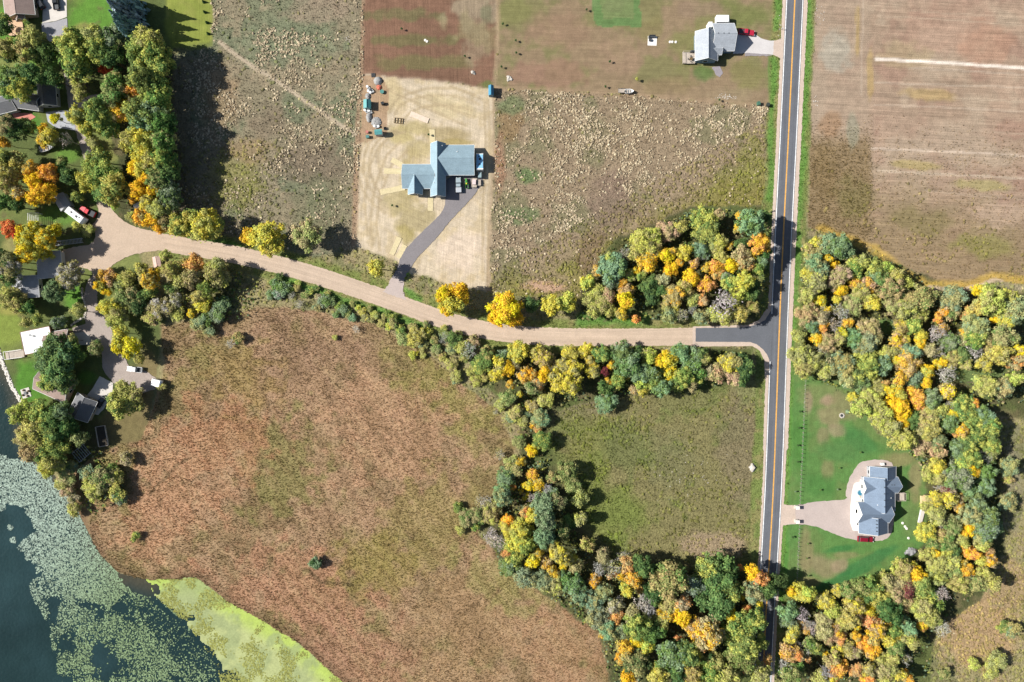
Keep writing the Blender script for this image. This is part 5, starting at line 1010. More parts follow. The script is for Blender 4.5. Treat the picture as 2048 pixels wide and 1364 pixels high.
counts = {}
for e in sorted(kept, key=lambda e: (e[1], e[0])):
    x, y, r, c, hb, reg = e
    Rm = r * S * (1.02 if c[0] in 'yarx' or reg == 'E' or (reg == 'M' and y > 640) else 1.18); h = tree_height(e); h = h if c[0] == 'C' else min(h, 3.0 * Rm + 1.5); base = c[0]
    j = lambda k_: tuple(max(0.004, v_ * random.uniform(1 - k_, 1 + k_)) for v_ in PAL[c[0]])
    c1 = tuple(v_ * random.uniform(.88, 1.12) for v_ in PAL[base]); c2 = PAL[c[1]] if len(c) > 1 else PAL[{'y': 'l', 'a': 'o', 'r': 'o', 'g': 'l', 'd': 'g', 'b': 'g', 'o': 'l', 'l': 'o', 't': 'o'}.get(base, base)]
    soft = tuple(.5 * (u_ + v_) for u_, v_ in zip(PAL['y'], PAL['l']))      # yellowing, not yet gold
    if base == 'y' and len(c) > 1 and c[1] in 'ol': c1 = soft
    if base in 'ol' and len(c) > 1 and c[1] == 'y': c2 = soft
    rz = random.uniform(0, 6.28)
    if base == 'C':
        p = W(x, y, h * .45); p.z = 0
        t_ = thing('spruce_tree', tree_label(x, y, c, Rm, 'spruce'), 'tree', p, rz, 'tall spruces in the upper left yard')
        part('crown', random.choice(SPRUCE), t_, (0, 0, .6), (Rm * 1.15, Rm * 1.15, h - .6), 0, c1, c2); part('trunk', TRUNK[0], t_, (0, 0, 0), (3.2, 3.2, h * .9)); continue
    if base == 's':
        p = W(x, y, h * .6); p.z = 0
        t_ = thing('bare_tree', tree_label(x, y, c, Rm, 'tree'), 'tree', p, rz, 'bare grey trees')
        part('limb', random.choice(BARE), t_, (0, 0, 0), (Rm * 1.1, Rm * 1.1, max(h, 2.0)))
        part('crown', random.choice(CROWN['bare']), t_, (0, 0, h * .62), (Rm, Rm, h * .36), 1.0, PAL[c[1]] if len(c) > 1 else c1, c1); continue
    shrub = h < 4.2
    vs = min(Rm * 1.05, h * (.5 if shrub else .42)); cz_ = max(h - vs, vs * .75)
    p = W(x, y, cz_ + vs * .3); p.z = 0
    kind = 'shrub' if shrub else 'tree'
    nm = 'shrub' if shrub else ('pine_tree' if base == 'K' or (len(c) > 1 and c[1] == 'K') else 'autumn_tree' if base in 'yarx' else 'scrub_tree' if base in 'otp' else 'broadleaf_tree')
    t_ = thing(nm, tree_label(x, y, c, Rm, 'pine' if nm == 'pine_tree' else kind), kind, p, rz, {'shrub': 'shrubs of the marsh edge and banks', 'pine_tree': 'pines', 'broadleaf_tree': 'green broadleaf trees', 'autumn_tree': 'yellow and orange autumn trees', 'scrub_tree': 'olive and tan trees'}[nm])
    lib = CROWN['small'] if Rm < 1.9 else CROWN['tree'] if Rm < 3.6 else CROWN['big']
    part('crown', random.choice(lib), t_, (0, 0, cz_), (Rm * random.uniform(.95, 1.1), Rm * random.uniform(.95, 1.1), vs), random.uniform(0, 6), c1, c2)
    if shrub: part('stem', random.choice(STEM), t_, (0, 0, 0), (Rm * .8, Rm * .8, h * .8))
    else: part('trunk', random.choice(TRUNK), t_, (0, 0, 0), (Rm * 1.0, Rm * 1.0, h * .8))
    counts[nm] = counts.get(nm, 0) + 1
print('trees', counts, len(kept))

# undergrowth filling the woods: a low mass of leaves nobody could count
UG = [[(1160, 640), (1170, 560), (1230, 485), (1380, 420), (1540, 418), (1540, 630), (1400, 640), (1290, 638)], [(1600, 485), (1700, 490), (1830, 545), (1900, 590), (2200, 590), (2200, 780), (1990, 810), (1990, 1100), (1950, 1190), (1860, 1250), (1840, 1480), (1580, 1480), (1590, 1200), (1650, 1200), (1790, 1160), (1860, 1080), (1860, 960), (1800, 890), (1700, 800), (1600, 740)],
      [(990, 705), (1500, 700), (1430, 770), (1180, 795), (1090, 820), (1100, 930), (1140, 1050), (1240, 1110), (1390, 1140), (1520, 1140), (1510, 1480), (1240, 1480), (1200, 1270), (1000, 1120), (960, 1030), (1040, 930), (1040, 830), (960, 750)], [(245, 120), (335, 110), (345, 440), (290, 465), (255, 430)], [(330, 540), (440, 520), (520, 560), (500, 640), (330, 640), (230, 600), (230, 560)], [(30, 820), (110, 820), (140, 930), (90, 930), (50, 890)], [(120, 880), (230, 900), (260, 990), (190, 1030), (140, 980)]]
def ug_d(x, y):
    d = np.zeros(x.shape)
    for pl in UG: d = np.maximum(d, inside(x, y, pl))
    return d * ramp(fbm(x, y, 26, 120), .3, .55)
px, py = sample(150000, (-20, 60, 2200, 1480), ug_d); n = len(px)
rr = np.random.default_rng(77); hgt = .3 + 4.8 * np.clip(fbm(px, py, 16, 122) - .22, 0, 1) * rr.random(n) ** .6
cent = np.stack([(px - 1024) * S, (682 - py) * S, hgt], -1); nn = rr.normal(size=(n, 3)) * .5 + np.array([-.1, 0, .8]); nn /= np.linalg.norm(nn, axis=1, keepdims=True)
q, _ = leaf_quads(cent, nn, rr.uniform(.22, .55, n), rr.random(n), rr)
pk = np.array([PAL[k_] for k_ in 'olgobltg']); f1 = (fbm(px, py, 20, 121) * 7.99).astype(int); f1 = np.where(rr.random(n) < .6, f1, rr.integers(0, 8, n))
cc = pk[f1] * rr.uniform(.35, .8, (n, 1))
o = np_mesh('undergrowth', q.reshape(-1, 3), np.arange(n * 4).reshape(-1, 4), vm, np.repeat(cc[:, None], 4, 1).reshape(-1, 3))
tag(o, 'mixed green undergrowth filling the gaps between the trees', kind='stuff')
# ------------------------------------------------------------------ houses
glass = surf('window_glass', (.02, .03, .04), .08, .1, 1, spec=.6)
white_trim = surf('white_trim', (.78, .77, .74), .6, .05, 2)
def shingle(name, col):
    return surf(name, col, .9, .09, .5, fine=(3.5, .16), streak=((.4, 3.2, .4), .07), bump=.03)
ROOF = {'pale': shingle('pale_grey_shingles', C(168, 173, 179)), 'blue': shingle('blue_grey_shingles', C(142, 164, 174)), 'slate': shingle('slate_shingles', C(116, 131, 149)), 'brown': shingle('brown_shingles', C(160, 138, 128)),
        'dark': shingle('dark_shingles', C(112, 112, 114)), 'grey': shingle('grey_shingles', C(176, 176, 178)), 'white': surf('white_membrane', (.82, .81, .78), .7, .05, .4, fine=(1.2, .06)), 'teal': surf('teal_metal', C(92, 158, 156), .45, .1, 1, streak=((3, .2, 1), .1)), 'bluem': surf('blue_metal', C(66, 136, 166), .4, .08, 1, streak=((.2, 4, 1), .1))}
WALL = {'blue': surf('blue_siding', C(120, 142, 158), .8, .06, 2, streak=((.2, .2, 7), .06)), 'white': surf('white_siding', C(226, 222, 214), .8, .05, 2, streak=((.2, .2, 7), .05)), 'tan': surf('tan_siding', C(182, 162, 138), .8, .08, 2, streak=((.2, .2, 7), .06)), 'grey': surf('grey_siding', C(170, 172, 174), .8, .06, 2, streak=((.2, .2, 7), .06)), 'brown': surf('brown_siding', C(130, 104, 84), .8, .08, 2, streak=((.2, .2, 7), .06))}

def gable(root, x0, y0, x1, y1, axis, ze, zr, roof, wall, rot=0.0, over=.4, win=True, trim=True, door=None):
    """one gabled wing, its eaves seen at pixels x0..x1, y0..y1"""
    a, b = W(x0, y0, ze), W(x1, y1, ze); c = (a + b) / 2; hx, hy = abs(b.x - a.x) / 2, abs(b.y - a.y) / 2
    th = R_(rot) + (0 if axis == 'x' else math.pi / 2)
    hu, hv = (hx, hy) if axis == 'x' else (hy, hx)
    M = Matrix.Translation(Vector((c.x, c.y, 0)) - root.location) @ Matrix.Rotation(th, 4, 'Z')
    P = lambda u, v, z: tuple(M @ Vector((u, v, z)))
    t = .14; sl = (zr - ze) / hv
    for s in (1, -1):
        top = [P(-hu, s * hv, ze), P(hu, s * hv, ze), P(hu, 0, zr), P(-hu, 0, zr)]
        bot = [P(-hu, s * hv, ze - t), P(hu, s * hv, ze - t), P(hu, 0, zr - t), P(-hu, 0, zr - t)]
        if s < 0: top, bot = top[::-1], bot[::-1]
        top, bot = (top[::-1], bot[::-1])
        rp = MB().hexa(bot + top).build('roof_plane', roof, root)
        if trim: MB().hexa([P(-hu, s * (hv + .01), ze - t - .06), P(hu, s * (hv + .01), ze - t - .06), P(hu, s * (hv + .1), ze - t - .06), P(-hu, s * (hv + .1), ze - t - .06), P(-hu, s * (hv + .01), ze - .02), P(hu, s * (hv + .01), ze - .02), P(hu, s * (hv + .1), ze - .02), P(-hu, s * (hv + .1), ze - .02)]).build('gutter', white_trim, root)
        if trim:
            for e in (1, -1):
                u0, u1 = e * (hu + .002), e * (hu + .07)
                MB().hexa([P(u0, s * hv, ze - .24), P(u1, s * hv, ze - .24), P(u1, 0, zr - .24), P(u0, 0, zr - .24), P(u0, s * hv, ze + .02), P(u1, s * hv, ze + .02), P(u1, 0, zr + .02), P(u0, 0, zr + .02)]).build('rake_board', white_trim, root)
    MB().hexa([P(-hu, -.14, zr - .1), P(hu, -.14, zr - .1), P(hu, .14, zr - .1), P(-hu, .14, zr - .1), P(-hu, -.05, zr + .045), P(hu, -.05, zr + .045), P(hu, .05, zr + .045), P(-hu, .05, zr + .045)]).build('ridge_cap', roof, root)
    wu, wv = hu - over, hv - over; zw = zr - sl * wv - t - .02; za = zr - t - .02
    m = MB(); m.v = [P(-wu, -wv, -.1), P(wu, -wv, -.1), P(wu, wv, -.1), P(-wu, wv, -.1), P(-wu, -wv, zw), P(wu, -wv, zw), P(wu, wv, zw), P(-wu, wv, zw), P(-wu, 0, za), P(wu, 0, za)]
    m.f = [(0, 1, 5, 4), (2, 3, 7, 6), (1, 2, 6, 9, 5), (3, 0, 4, 8, 7), (4, 5, 9, 8), (6, 7, 8, 9)]
    m.build('wall', wall, root)
    def opening(u, v, side, w_, z0, z1, nm='window'):
        if side in 'NS':
            s = 1 if side == 'N' else -1; f_ = MB(); g_ = MB(); y_ = s * wv
            pts = lambda k, d: [P(u - w_ / 2 - k, y_, z0 - k), P(u + w_ / 2 + k, y_, z0 - k), P(u + w_ / 2 + k, y_ + s * d, z0 - k), P(u - w_ / 2 - k, y_ + s * d, z0 - k), P(u - w_ / 2 - k, y_, z1 + k), P(u + w_ / 2 + k, y_, z1 + k), P(u + w_ / 2 + k, y_ + s * d, z1 + k), P(u - w_ / 2 - k, y_ + s * d, z1 + k)]
        else:
            s = 1 if side == 'E' else -1; x_ = s * wu
            pts = lambda k, d: [P(x_, v - w_ / 2 - k, z0 - k), P(x_ + s * d, v - w_ / 2 - k, z0 - k), P(x_ + s * d, v + w_ / 2 + k, z0 - k), P(x_, v + w_ / 2 + k, z0 - k), P(x_, v - w_ / 2 - k, z1 + k), P(x_ + s * d, v - w_ / 2 - k, z1 + k), P(x_ + s * d, v + w_ / 2 + k, z1 + k), P(x_, v + w_ / 2 + k, z1 + k)]
        fr = MB().hexa(pts(.09, .05)).build(nm, white_trim, root)
        MB().hexa(pts(0, .06)).build('pane' if nm == 'window' else 'panel', glass if nm == 'window' else white_trim, fr)
    if win:
        n_ = max(1, int(2 * wu / 4.5))
        for i in range(n_):
            u = -wu + (i + .5) * 2 * wu / n_
            for s in 'NS': opening(u, 0, s, 1.3, 1.0, min(2.2, zw - .25))
        for s in 'EW': opening(0, 0, s, 1.4, 1.0, 2.2)
    if door: opening(door[1], door[1], door[0], door[2], .05, 2.15, 'door')
    return P

def bits(root, items):
    """roof vents and pipes: px, py, height, name, size"""
    for x, y, z, nm, s in items:
        p = W(x, y, z) - root.location
        if nm == 'vent_pipe': MB().tube((p.x, p.y, z - .6), (p.x, p.y, z + .1), s * .3, s * .3, 8).build(nm, white_trim, root)
        else: MB().box((p.x, p.y, z - .15), (s, s, .5), 0, .8).build(nm, dark_metal, root)

def deck(name, label, x0, y0, x1, y1, z, mat, railing=True, rot=0.0, railmat=None):
    a, b = W(x0, y0, z), W(x1, y1, z); c = (a + b) / 2; sx, sy = abs(b.x - a.x), abs(b.y - a.y)
    t_ = thing(name, label, 'deck', (c.x, c.y, 0), R_(rot)); railmat = railmat or mat
    nb = max(3, int(sy / .3))
    for i in range(nb):
        MB().box((0, -sy / 2 + (i + .5) * sy / nb, z - .04), (sx, sy / nb - .03, .08)).build('board', mat, t_)
    MB().box((0, 0, z - .19), (sx - .1, sy - .1, .18)).build('frame', mat, t_)
    for ex in (-1, 1):
        for ey in (-1, 1): MB().box((ex * (sx / 2 - .1), ey * (sy / 2 - .1), (z + (1 if railing else 0)) / 2), (.12, .12, z + (1 if railing else -.02))).build('post', railmat, t_)
    if railing:
        for ex in (-1,): MB().box((ex * (sx / 2 - .05), 0, z + 1), (.1, sy, .08)).build('railing', railmat, t_)
        for ey in (-1, 1): MB().box((0, ey * (sy / 2 - .05), z + 1), (sx - .22, .1, .08)).build('railing', railmat, t_)
    return t_

dark_metal = surf('dark_metal', (.05, .055, .06), .5, .2, 3)
wood_pale = surf('pale_lumber', C(226, 200, 152), .8, .12, 1, streak=((4, .5, 1), .12))
wood_grey = surf('weathered_boards', C(196, 182, 166), .85, .15, 1, streak=((4, .5, 1), .15))
wood_brown = surf('brown_timber', C(110, 90, 60), .9, .2, 2)

h = thing('house', 'pale grey roofed house with a garage beside the paved road', 'house', W(1430, 85))
gable(h, 1390.5, 62.5, 1435.4, 121.4, 'y', 3.2, 5.9, ROOF['pale'], WALL['blue'])
gable(h, 1425, 46.6, 1468.8, 101.7, 'x', 3.0, 6.2, ROOF['pale'], WALL['blue'], door=('E', 0, 4.8))
gable(h, 1424, 91.5, 1443.5, 109.5, 'x', 2.9, 4.4, ROOF['pale'], WALL['blue'], win=False, over=.25)
p = W(1416, 57) - h.location; MB().box((p.x, p.y, 1.6), (1.3, 1.9, 3.2)).build('chimney', white_trim, h)
bits(h, [(1437, 66, 6.2, 'roof_vent', .35), (1448, 66, 6.2, 'roof_vent', .35), (1458, 66, 6.2, 'roof_vent', .35), (1405, 88, 4.7, 'vent_pipe', .4)])
deck('deck', 'pale wooden deck with railing on the left side of pale grey roofed house', 1365, 104, 1390, 127, .9, wood_grey)
h = thing('house', 'blue grey roofed house with three cross gables on the straw lot', 'house', W(880, 340))
gable(h, 861, 286.5, 891, 393, 'y', 2.9, 5.85, ROOF['blue'], WALL['blue'])
gable(h, 876, 290, 948.7, 350, 'x', 2.9, 5.8, ROOF['blue'], WALL['blue'], door=('S', 4.0, 4.8))
gable(h, 804.5, 328.5, 870, 377, 'x', 2.9, 5.2, ROOF['blue'], WALL['blue'])
gable(h, 816, 352, 845, 389, 'y', 2.85, 5.35, ROOF['blue'], WALL['blue'], door=('W', 0, 1.1))
bits(h, [(914, 303, 4.6, 'vent_pipe', .5), (884, 291, 4.6, 'vent_pipe', .5), (868, 365, 5.0, 'vent_pipe', .4)])
h = thing('house', 'slate roofed house with many gables on the green lawn', 'house', W(1755, 1000))
gable(h, 1739.7, 932.8, 1792, 958, 'y', 3.0, 6.0, ROOF['slate'], WALL['grey'])
gable(h, 1728, 953.5, 1790, 1022, 'y', 3.05, 6.7, ROOF['slate'], WALL['grey'])
gable(h, 1764, 954, 1796, 986, 'x', 3.1, 6.1, ROOF['slate'], WALL['grey'])
gable(h, 1727, 960, 1760, 989.5, 'x', 3.12, 5.2, ROOF['slate'], WALL['white'], over=.3)
gable(h, 1715.5, 1004, 1779, 1045.5, 'x', 3.15, 6.5, ROOF['slate'], WALL['white'], door=('W', 0, 4.9))
gable(h, 1717.7, 1033, 1775.8, 1066.5, 'y', 2.95, 6.2, ROOF['slate'], WALL['grey'], door=('N', 0, 4.9))
bits(h, [(1770, 962 + 13 * i, 6.9, 'roof_vent', .3) for i in range(5)] + [(1754, 1042 + 7 * i, 6.3, 'roof_vent', .3) for i in range(4)] + [(1776, 945, 5.3, 'roof_vent', .3), (1776, 951, 5.3, 'roof_vent', .3), (1784, 970, 5.6, 'roof_vent', .3), (1789, 970, 5.6, 'roof_vent', .3), (1782, 996, 4.6, 'vent_pipe', .5), (1755, 1010, 5.4, 'vent_pipe', .5), (1778, 1005, 4.8, 'vent_pipe', .5)])
deck('deck', 'grey deck on the right side of slate roofed house', 1790, 985, 1809, 1001, .8, wood_grey, rot=180)
h = thing('house', 'brown roofed house with a front gable in the upper left corner', 'house', W(36, 5))
gable(h, 6, -40, 66, 33, 'y', 2.8, 5.0, ROOF['brown'], WALL['tan'], 7)
gable(h, 31, 14, 48, 40, 'y', 2.75, 4.2, ROOF['brown'], WALL['tan'], 7, win=False)
deck('deck', 'tan sun deck below brown roofed corner house', 16, 38, 46, 70, .7, surf('tan_boards', C(222, 186, 150), .8, .12, 1), rot=8)
h = thing('house', 'dark roofed house shaded by trees left of the lane', 'house', W(60, 200))
gable(h, 75, 167, 112, 212, 'y', 2.9, 5.0, ROOF['dark'], WALL['grey'], 4)
gable(h, 24, 186, 80, 218, 'x', 2.85, 4.9, ROOF['dark'], WALL['grey'], -8)
gable(h, -16, 192, 30, 226, 'x', 2.8, 4.6, ROOF['dark'], WALL['grey'], 14)
pad('brick_patio', [(24, 226), (60, 226), (72, 234), (62, 240), (28, 236)], .09, surf('red_pavers', C(206, 132, 118), .9, .15, 2), .1)
h = thing('house', 'flat grey roofed house with white wall edges below the yellow tree', 'house', W(98, 530))
gable(h, 74, 503, 123, 556, 'y', 3.0, 3.7, ROOF['grey'], WALL['white'], 5)
gable(h, 24, 552, 77, 596, 'y', 2.8, 4.0, ROOF['grey'], WALL['white'], 4)
h = thing('house', 'white flat roofed house with brown wing beside the lake lawn', 'house', W(90, 682))
c_ = W(74, 681, 3.4) - h.location
MB().box((c_.x, c_.y, 1.6), (10.0, 7.6, 3.2), R_(12)).build('wall', WALL['brown'], h)
MB().box((c_.x, c_.y, 3.31), (10.5, 8.1, .2), R_(12)).build('roof_plane', ROOF['white'], h)
for s in (-1, 1):
    MB().box((c_.x - s * 4.1 * math.sin(R_(12)), c_.y + s * 4.1 * math.cos(R_(12)), 3.34), (10.7, .2, .3), R_(12)).build('parapet', surf('brown_fascia', C(150, 112, 92), .8), h)
    MB().box((c_.x + s * 5.3 * math.cos(R_(12)), c_.y + s * 5.3 * math.sin(R_(12)), 3.34), (.2, 8.0, .3), R_(12)).build('parapet', surf('brown_fascia', C(150, 112, 92), .8), h)
gable(h, 90, 662, 139, 692, 'x', 2.8, 4.6, ROOF['brown'], WALL['brown'], 10)
bits(h, [(66, 672, 3.8, 'roof_vent', .5), (58, 670, 3.8, 'roof_vent', .4), (78, 680, 3.8, 'vent_pipe', .4)])
deck('deck', 'white railed deck at the lower left of white roofed house', 11, 701, 48, 717, .6, wood_grey, rot=8, railmat=white_trim)
h = thing('house', 'brown roofed lakeside house under dark pines', 'house', W(130, 790))
gable(h, 72, 745, 142, 794, 'x', 2.9, 4.8, ROOF['brown'], WALL['tan'], -24)
gable(h, 143, 792, 187, 838, 'y', 2.85, 4.7, ROOF['dark'], WALL['tan'], -26)
# small buildings
def small(name, label, cat, x0, y0, x1, y1, axis, ze, zr, roof, wall, rot=0.0):
    t_ = thing(name, label, cat, W((x0 + x1) / 2, (y0 + y1) / 2))
    gable(t_, x0, y0, x1, y1, axis, ze, zr, roof, wall, rot, over=.15, win=False, trim=False, door=('E', 0, .9)); return t_
small('garden_shed', 'small blue metal shed at the corner of the straw lot', 'shed', 976.8, 170.5, 987.4, 190.7, 'y', 2.2, 3.0, ROOF['bluem'], WALL['blue'])
small('greenhouse', 'small teal greenhouse among the garden piles', 'greenhouse', 726.7, 199, 741.6, 216.5, 'y', 1.9, 2.7, ROOF['teal'], surf('teal_panels', C(120, 170, 165), .4, .1, 2))
small('storage_shed', 'teal roofed shed casting a dark shadow below the garden piles', 'shed', 749, 258.6, 764, 269, 'x', 2.6, 3.0, ROOF['teal'], WALL['grey'], 4)
small('tool_shed', 'small grey gabled shed touching the white travel trailer', 'shed', 112, 388, 136, 419, 'y', 2.4, 3.5, ROOF['grey'], WALL['grey'], 32)
small('pump_shed', 'tiny pale shed on the grass below the gravel fork', 'shed', 306, 513, 321, 534, 'y', 1.8, 2.2, surf('pink_roof', C(216, 182, 168), .9), WALL['tan'], 10)
small('playhouse', 'tiny white hut under the yellow row of trees', 'hut', 268, 406, 281, 417, 'x', 2.0, 2.6, ROOF['white'], WALL['white'], 20)

# ------------------------------------------------------------------ vehicles
tyre = surf('tyre', (.02, .02, .02), .9); rim = surf('rim', (.5, .5, .52), .3, metallic=.8)
lampw = surf('headlamp', (.8, .8, .78), .2); lampr = surf('tail_lamp', (.4, .02, .02), .3)
def paint_m(name, col): return surf(name, col, .25, .04, 2, spec=.6)
def wheels(t_, L, Wd, r=.36, xs=None):
    for x_ in (xs or (L * .31, -L * .29)):
        for s in (1, -1):
            w_ = MB().tube((x_, s * (Wd / 2 - .22), r), (x_, s * (Wd / 2 + .01), r), r, r, 14).build('wheel', tyre, t_)
            MB().tube((x_, s * (Wd / 2 - .1), r), (x_, s * (Wd / 2 + .025), r), r * .6, r * .6, 10).build('rim', rim, w_)
def lamps(t_, L, Wd):
    for s in (1, -1):
        MB().box((L / 2 - .02, s * (Wd / 2 - .3), .8), (.1, .36, .18)).build('headlight', lampw, t_)
        MB().box((-L / 2 + .02, s * (Wd / 2 - .14), .85), (.1, .2, .3)).build('tail_light', lampr, t_)
def pickup(label, px, py, rot, mat, L=5.7, Wd=2.0, bed=None, cap=None):
    t_ = thing('pickup_truck', label, 'pickup', W(px, py) + Vector((0, 0, .11)), R_(rot))
    b_ = MB(); hw = Wd / 2
    b_.hexa([(-L / 2, -hw, .38), (L / 2, -hw * .95, .38), (L / 2, hw * .95, .38), (-L / 2, hw, .38), (-L / 2, -hw, .8), (L / 2 - .06, -hw * .93, .8), (L / 2 - .06, hw * .93, .8), (-L / 2, hw, .8)])
    b_.hexa([(L * .12, -hw, .79), (L / 2 - .06, -hw * .92, .79), (L / 2 - .06, hw * .92, .79), (L * .12, hw, .79), (L * .12, -hw * .94, 1.12), (L / 2 - .22, -hw * .84, 1.02), (L / 2 - .22, hw * .84, 1.02), (L * .12, hw * .94, 1.12)])
    b_.hexa([(-L * .17, -hw, .79), (L * .121, -hw, .79), (L * .121, hw, .79), (-L * .17, hw, .79), (-L * .17, -hw * .95, 1.14), (L * .121, -hw * .95, 1.13), (L * .121, hw * .95, 1.13), (-L * .17, hw * .95, 1.14)])
    for s in (1, -1): b_.box((-L * .335, s * (hw - .06), .97), (L * .33, .12, .36))
    b_.box((-L / 2 + .05, 0, .97), (.1, Wd - .26, .36))
    b_.build('body', mat, t_, bevel=.04)
    MB().box((-L * .33, 0, .83), (L * .31, Wd - .26, .05)).build('cargo_bed', bed or dark_metal, t_)
    if cap: MB().box((-L * .34, 0, 1.21), (L * .33, Wd - .04, .1)).build('bed_cover', cap, t_, bevel=.03)
    MB().hexa([(-L * .165, -hw * .94, 1.12), (L * .15, -hw * .94, 1.11), (L * .15, hw * .94, 1.11), (-L * .165, hw * .94, 1.12), (-L * .14, -hw * .78, 1.72), (L * .04, -hw * .78, 1.74), (L * .04, hw * .78, 1.74), (-L * .14, hw * .78, 1.72)]).build('window_glass', glass, t_)
    MB().hexa([(-L * .15, -hw * .8, 1.71), (L * .05, -hw * .8, 1.73), (L * .05, hw * .8, 1.73), (-L * .15, hw * .8, 1.71), (-L * .135, -hw * .72, 1.8), (L * .03, -hw * .72, 1.81), (L * .03, hw * .72, 1.81), (-L * .135, hw * .72, 1.8)]).build('roof', mat, t_)
    wheels(t_, L, Wd); lamps(t_, L, Wd); return t_
def suv(label, px, py, rot, mat, L=4.9, Wd=1.95, nm='car', Hh=1.7):
    t_ = thing(nm, label, 'car', W(px, py) + Vector((0, 0, .11)), R_(rot)); hw = Wd / 2; b_ = MB()
    b_.hexa([(-L / 2, -hw * .95, .35), (L / 2, -hw * .92, .35), (L / 2, hw * .92, .35), (-L / 2, hw * .95, .35), (-L / 2 + .03, -hw, .78), (L / 2 - .05, -hw * .95, .74), (L / 2 - .05, hw * .95, .74), (-L / 2 + .03, hw, .78)])
    b_.hexa([(-L / 2 + .03, -hw, .77), (L / 2 - .05, -hw * .95, .73), (L / 2 - .05, hw * .95, .73), (-L / 2 + .03, hw, .77), (-L / 2 + .1, -hw * .92, 1.08), (L / 2 - .3, -hw * .85, .98), (L / 2 - .3, hw * .85, .98), (-L / 2 + .1, hw * .92, 1.08)])
    b_.build('body', mat, t_, bevel=.05)
    MB().hexa([(-L * .47, -hw * .9, 1.06), (L * .22, -hw * .88, 1.0), (L * .22, hw * .88, 1.0), (-L * .47, hw * .9, 1.06), (-L * .42, -hw * .74, Hh - .07), (L * .08, -hw * .74, Hh - .05), (L * .08, hw * .74, Hh - .05), (-L * .42, hw * .74, Hh - .07)]).build('window_glass', glass, t_)
    MB().box((-L * .17, 0, Hh - .02), (L * .52, Wd * .74, .08), 0, .94).build('roof', mat, t_)
    for s in (1, -1): MB().box((-L * .17, s * Wd * .33, Hh + .05), (L * .4, .05, .05)).build('roof_rail', dark_metal, t_)
    wheels(t_, L, Wd); lamps(t_, L, Wd); return t_
def trailer(label, px, py, rot, mat, L=6.0, Wd=2.4, Hh=2.7, nm='camper_trailer', extra=True, z=2.9, top=None):
    p_ = W(px, py, z); p_.z = .1
    t_ = thing(nm, label, 'trailer', p_, R_(rot)); hw = Wd / 2
    m_ = MB(); prof = [(-L / 2, .5), (L / 2 - .2, .5), (L / 2, 1.1), (L / 2 - .15, 2.0), (L / 2 - .7, Hh - .12), (-L / 2 + .15, Hh - .08), (-L / 2, Hh - .4)]
    n_ = len(prof); m_.v = [(x_, -hw, z_) for x_, z_ in prof] + [(x_, hw, z_) for x_, z_ in prof]
    m_.f = [tuple(range(n_)), tuple(range(2 * n_ - 1, n_ - 1, -1))] + [(i, i + n_, (i + 1) % n_ + n_, (i + 1) % n_) for i in range(n_)]
    m_.build('body', mat, t_, bevel=.06)
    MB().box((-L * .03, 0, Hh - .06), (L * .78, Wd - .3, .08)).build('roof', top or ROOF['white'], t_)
    MB().tube((L / 2 - .3, .25, .5), (L / 2 + .9, 0, .5), .05, .05, 6).tube((L / 2 - .3, -.25, .5), (L / 2 + .9, 0, .5), .05, .05, 6).build('tow_bar', dark_metal, t_)
    wheels(t_, L, Wd, .33, (-.45, .45))
    if extra:
        for x_, y_, s_ in ((-L * .2, .1, .55), (L * .1, -.1, .75), (L * .24, .3, .35)): MB().box((x_, y_, Hh + .08), (s_, s_, .22), 0, .85).build('roof_hatch', dark_metal, t_)
        for x_ in (-L * .25, L * .1):
            for s in (1, -1): MB().box((x_, s * (hw + .005), 1.75), (.9, .03, .5)).build('window', glass, t_)
    MB().box((0, -hw - .006, 1.3), (.7, .03, 1.7)).build('door', white_trim, t_)
    return t_
red = paint_m('red_paint', (.42, .02, .045)); maroon = paint_m('maroon_paint', (.2, .008, .02)); bright_red = paint_m('bright_red_paint', (.6, .03, .04)); greyp = paint_m('grey_paint', (.3, .36, .38)); white_p = paint_m('white_paint', (.8, .8, .78)); blackp = paint_m('black_paint', (.02, .022, .025))
pickup('red pickup parked on the driveway of pale grey roofed house', 1491.5, 66.5, -8, red)
suv('dark red car parked below the slate roofed house', 1728.5, 1077, -3, maroon, 5.6, 2.05)
pickup('grey pickup parked by the blue grey roofed house', 917.5, 371, 92, greyp, 5.4, 1.95, cap=paint_m('grey_cover', (.42, .44, .46)))
trailer('pale blue topped camper trailer half in shade right of blue grey roofed house', 959.5, 322, 90, white_p, 6.3, 2.5, 3.3, top=paint_m('pale_blue_paint', C(150, 205, 240)))  # white roof tinted blue to stand in for the shade on it
trailer('long white travel trailer parked on the grass by the gravel fork', 149.5, 430, -37, white_p, 7.6, 2.5, 3.0)
pickup('bright red pickup with black bed beside the white travel trailer', 178, 423.5, 153, bright_red, 6.0, 2.05, cap=blackp)
pickup('white pickup on the shaded parking place near the marsh', 272, 738.5, 174, white_p, 5.5, 2.0)
trailer('small white box trailer at the end of the parking place', 310, 766.5, -14, white_p, 3.6, 2.5, 2.3, 'box_trailer', False)
suv('dark car on the concrete drive of the lakeside brown house', 204.5, 803, 58, blackp, 4.7, 1.85)
pickup('dark pickup on the concrete driveway in the upper left corner', 115, 6, 96, blackp, 5.6, 2.0)
suv('dark car in the shade of brown roofed corner house', 84, 8, 120, blackp, 4.6, 1.85)
trailer('white box trailer standing behind the pale grey roofed house', 1447.5, 36.5, 0, white_p, 5.0, 2.5, 2.8, 'box_trailer', False)
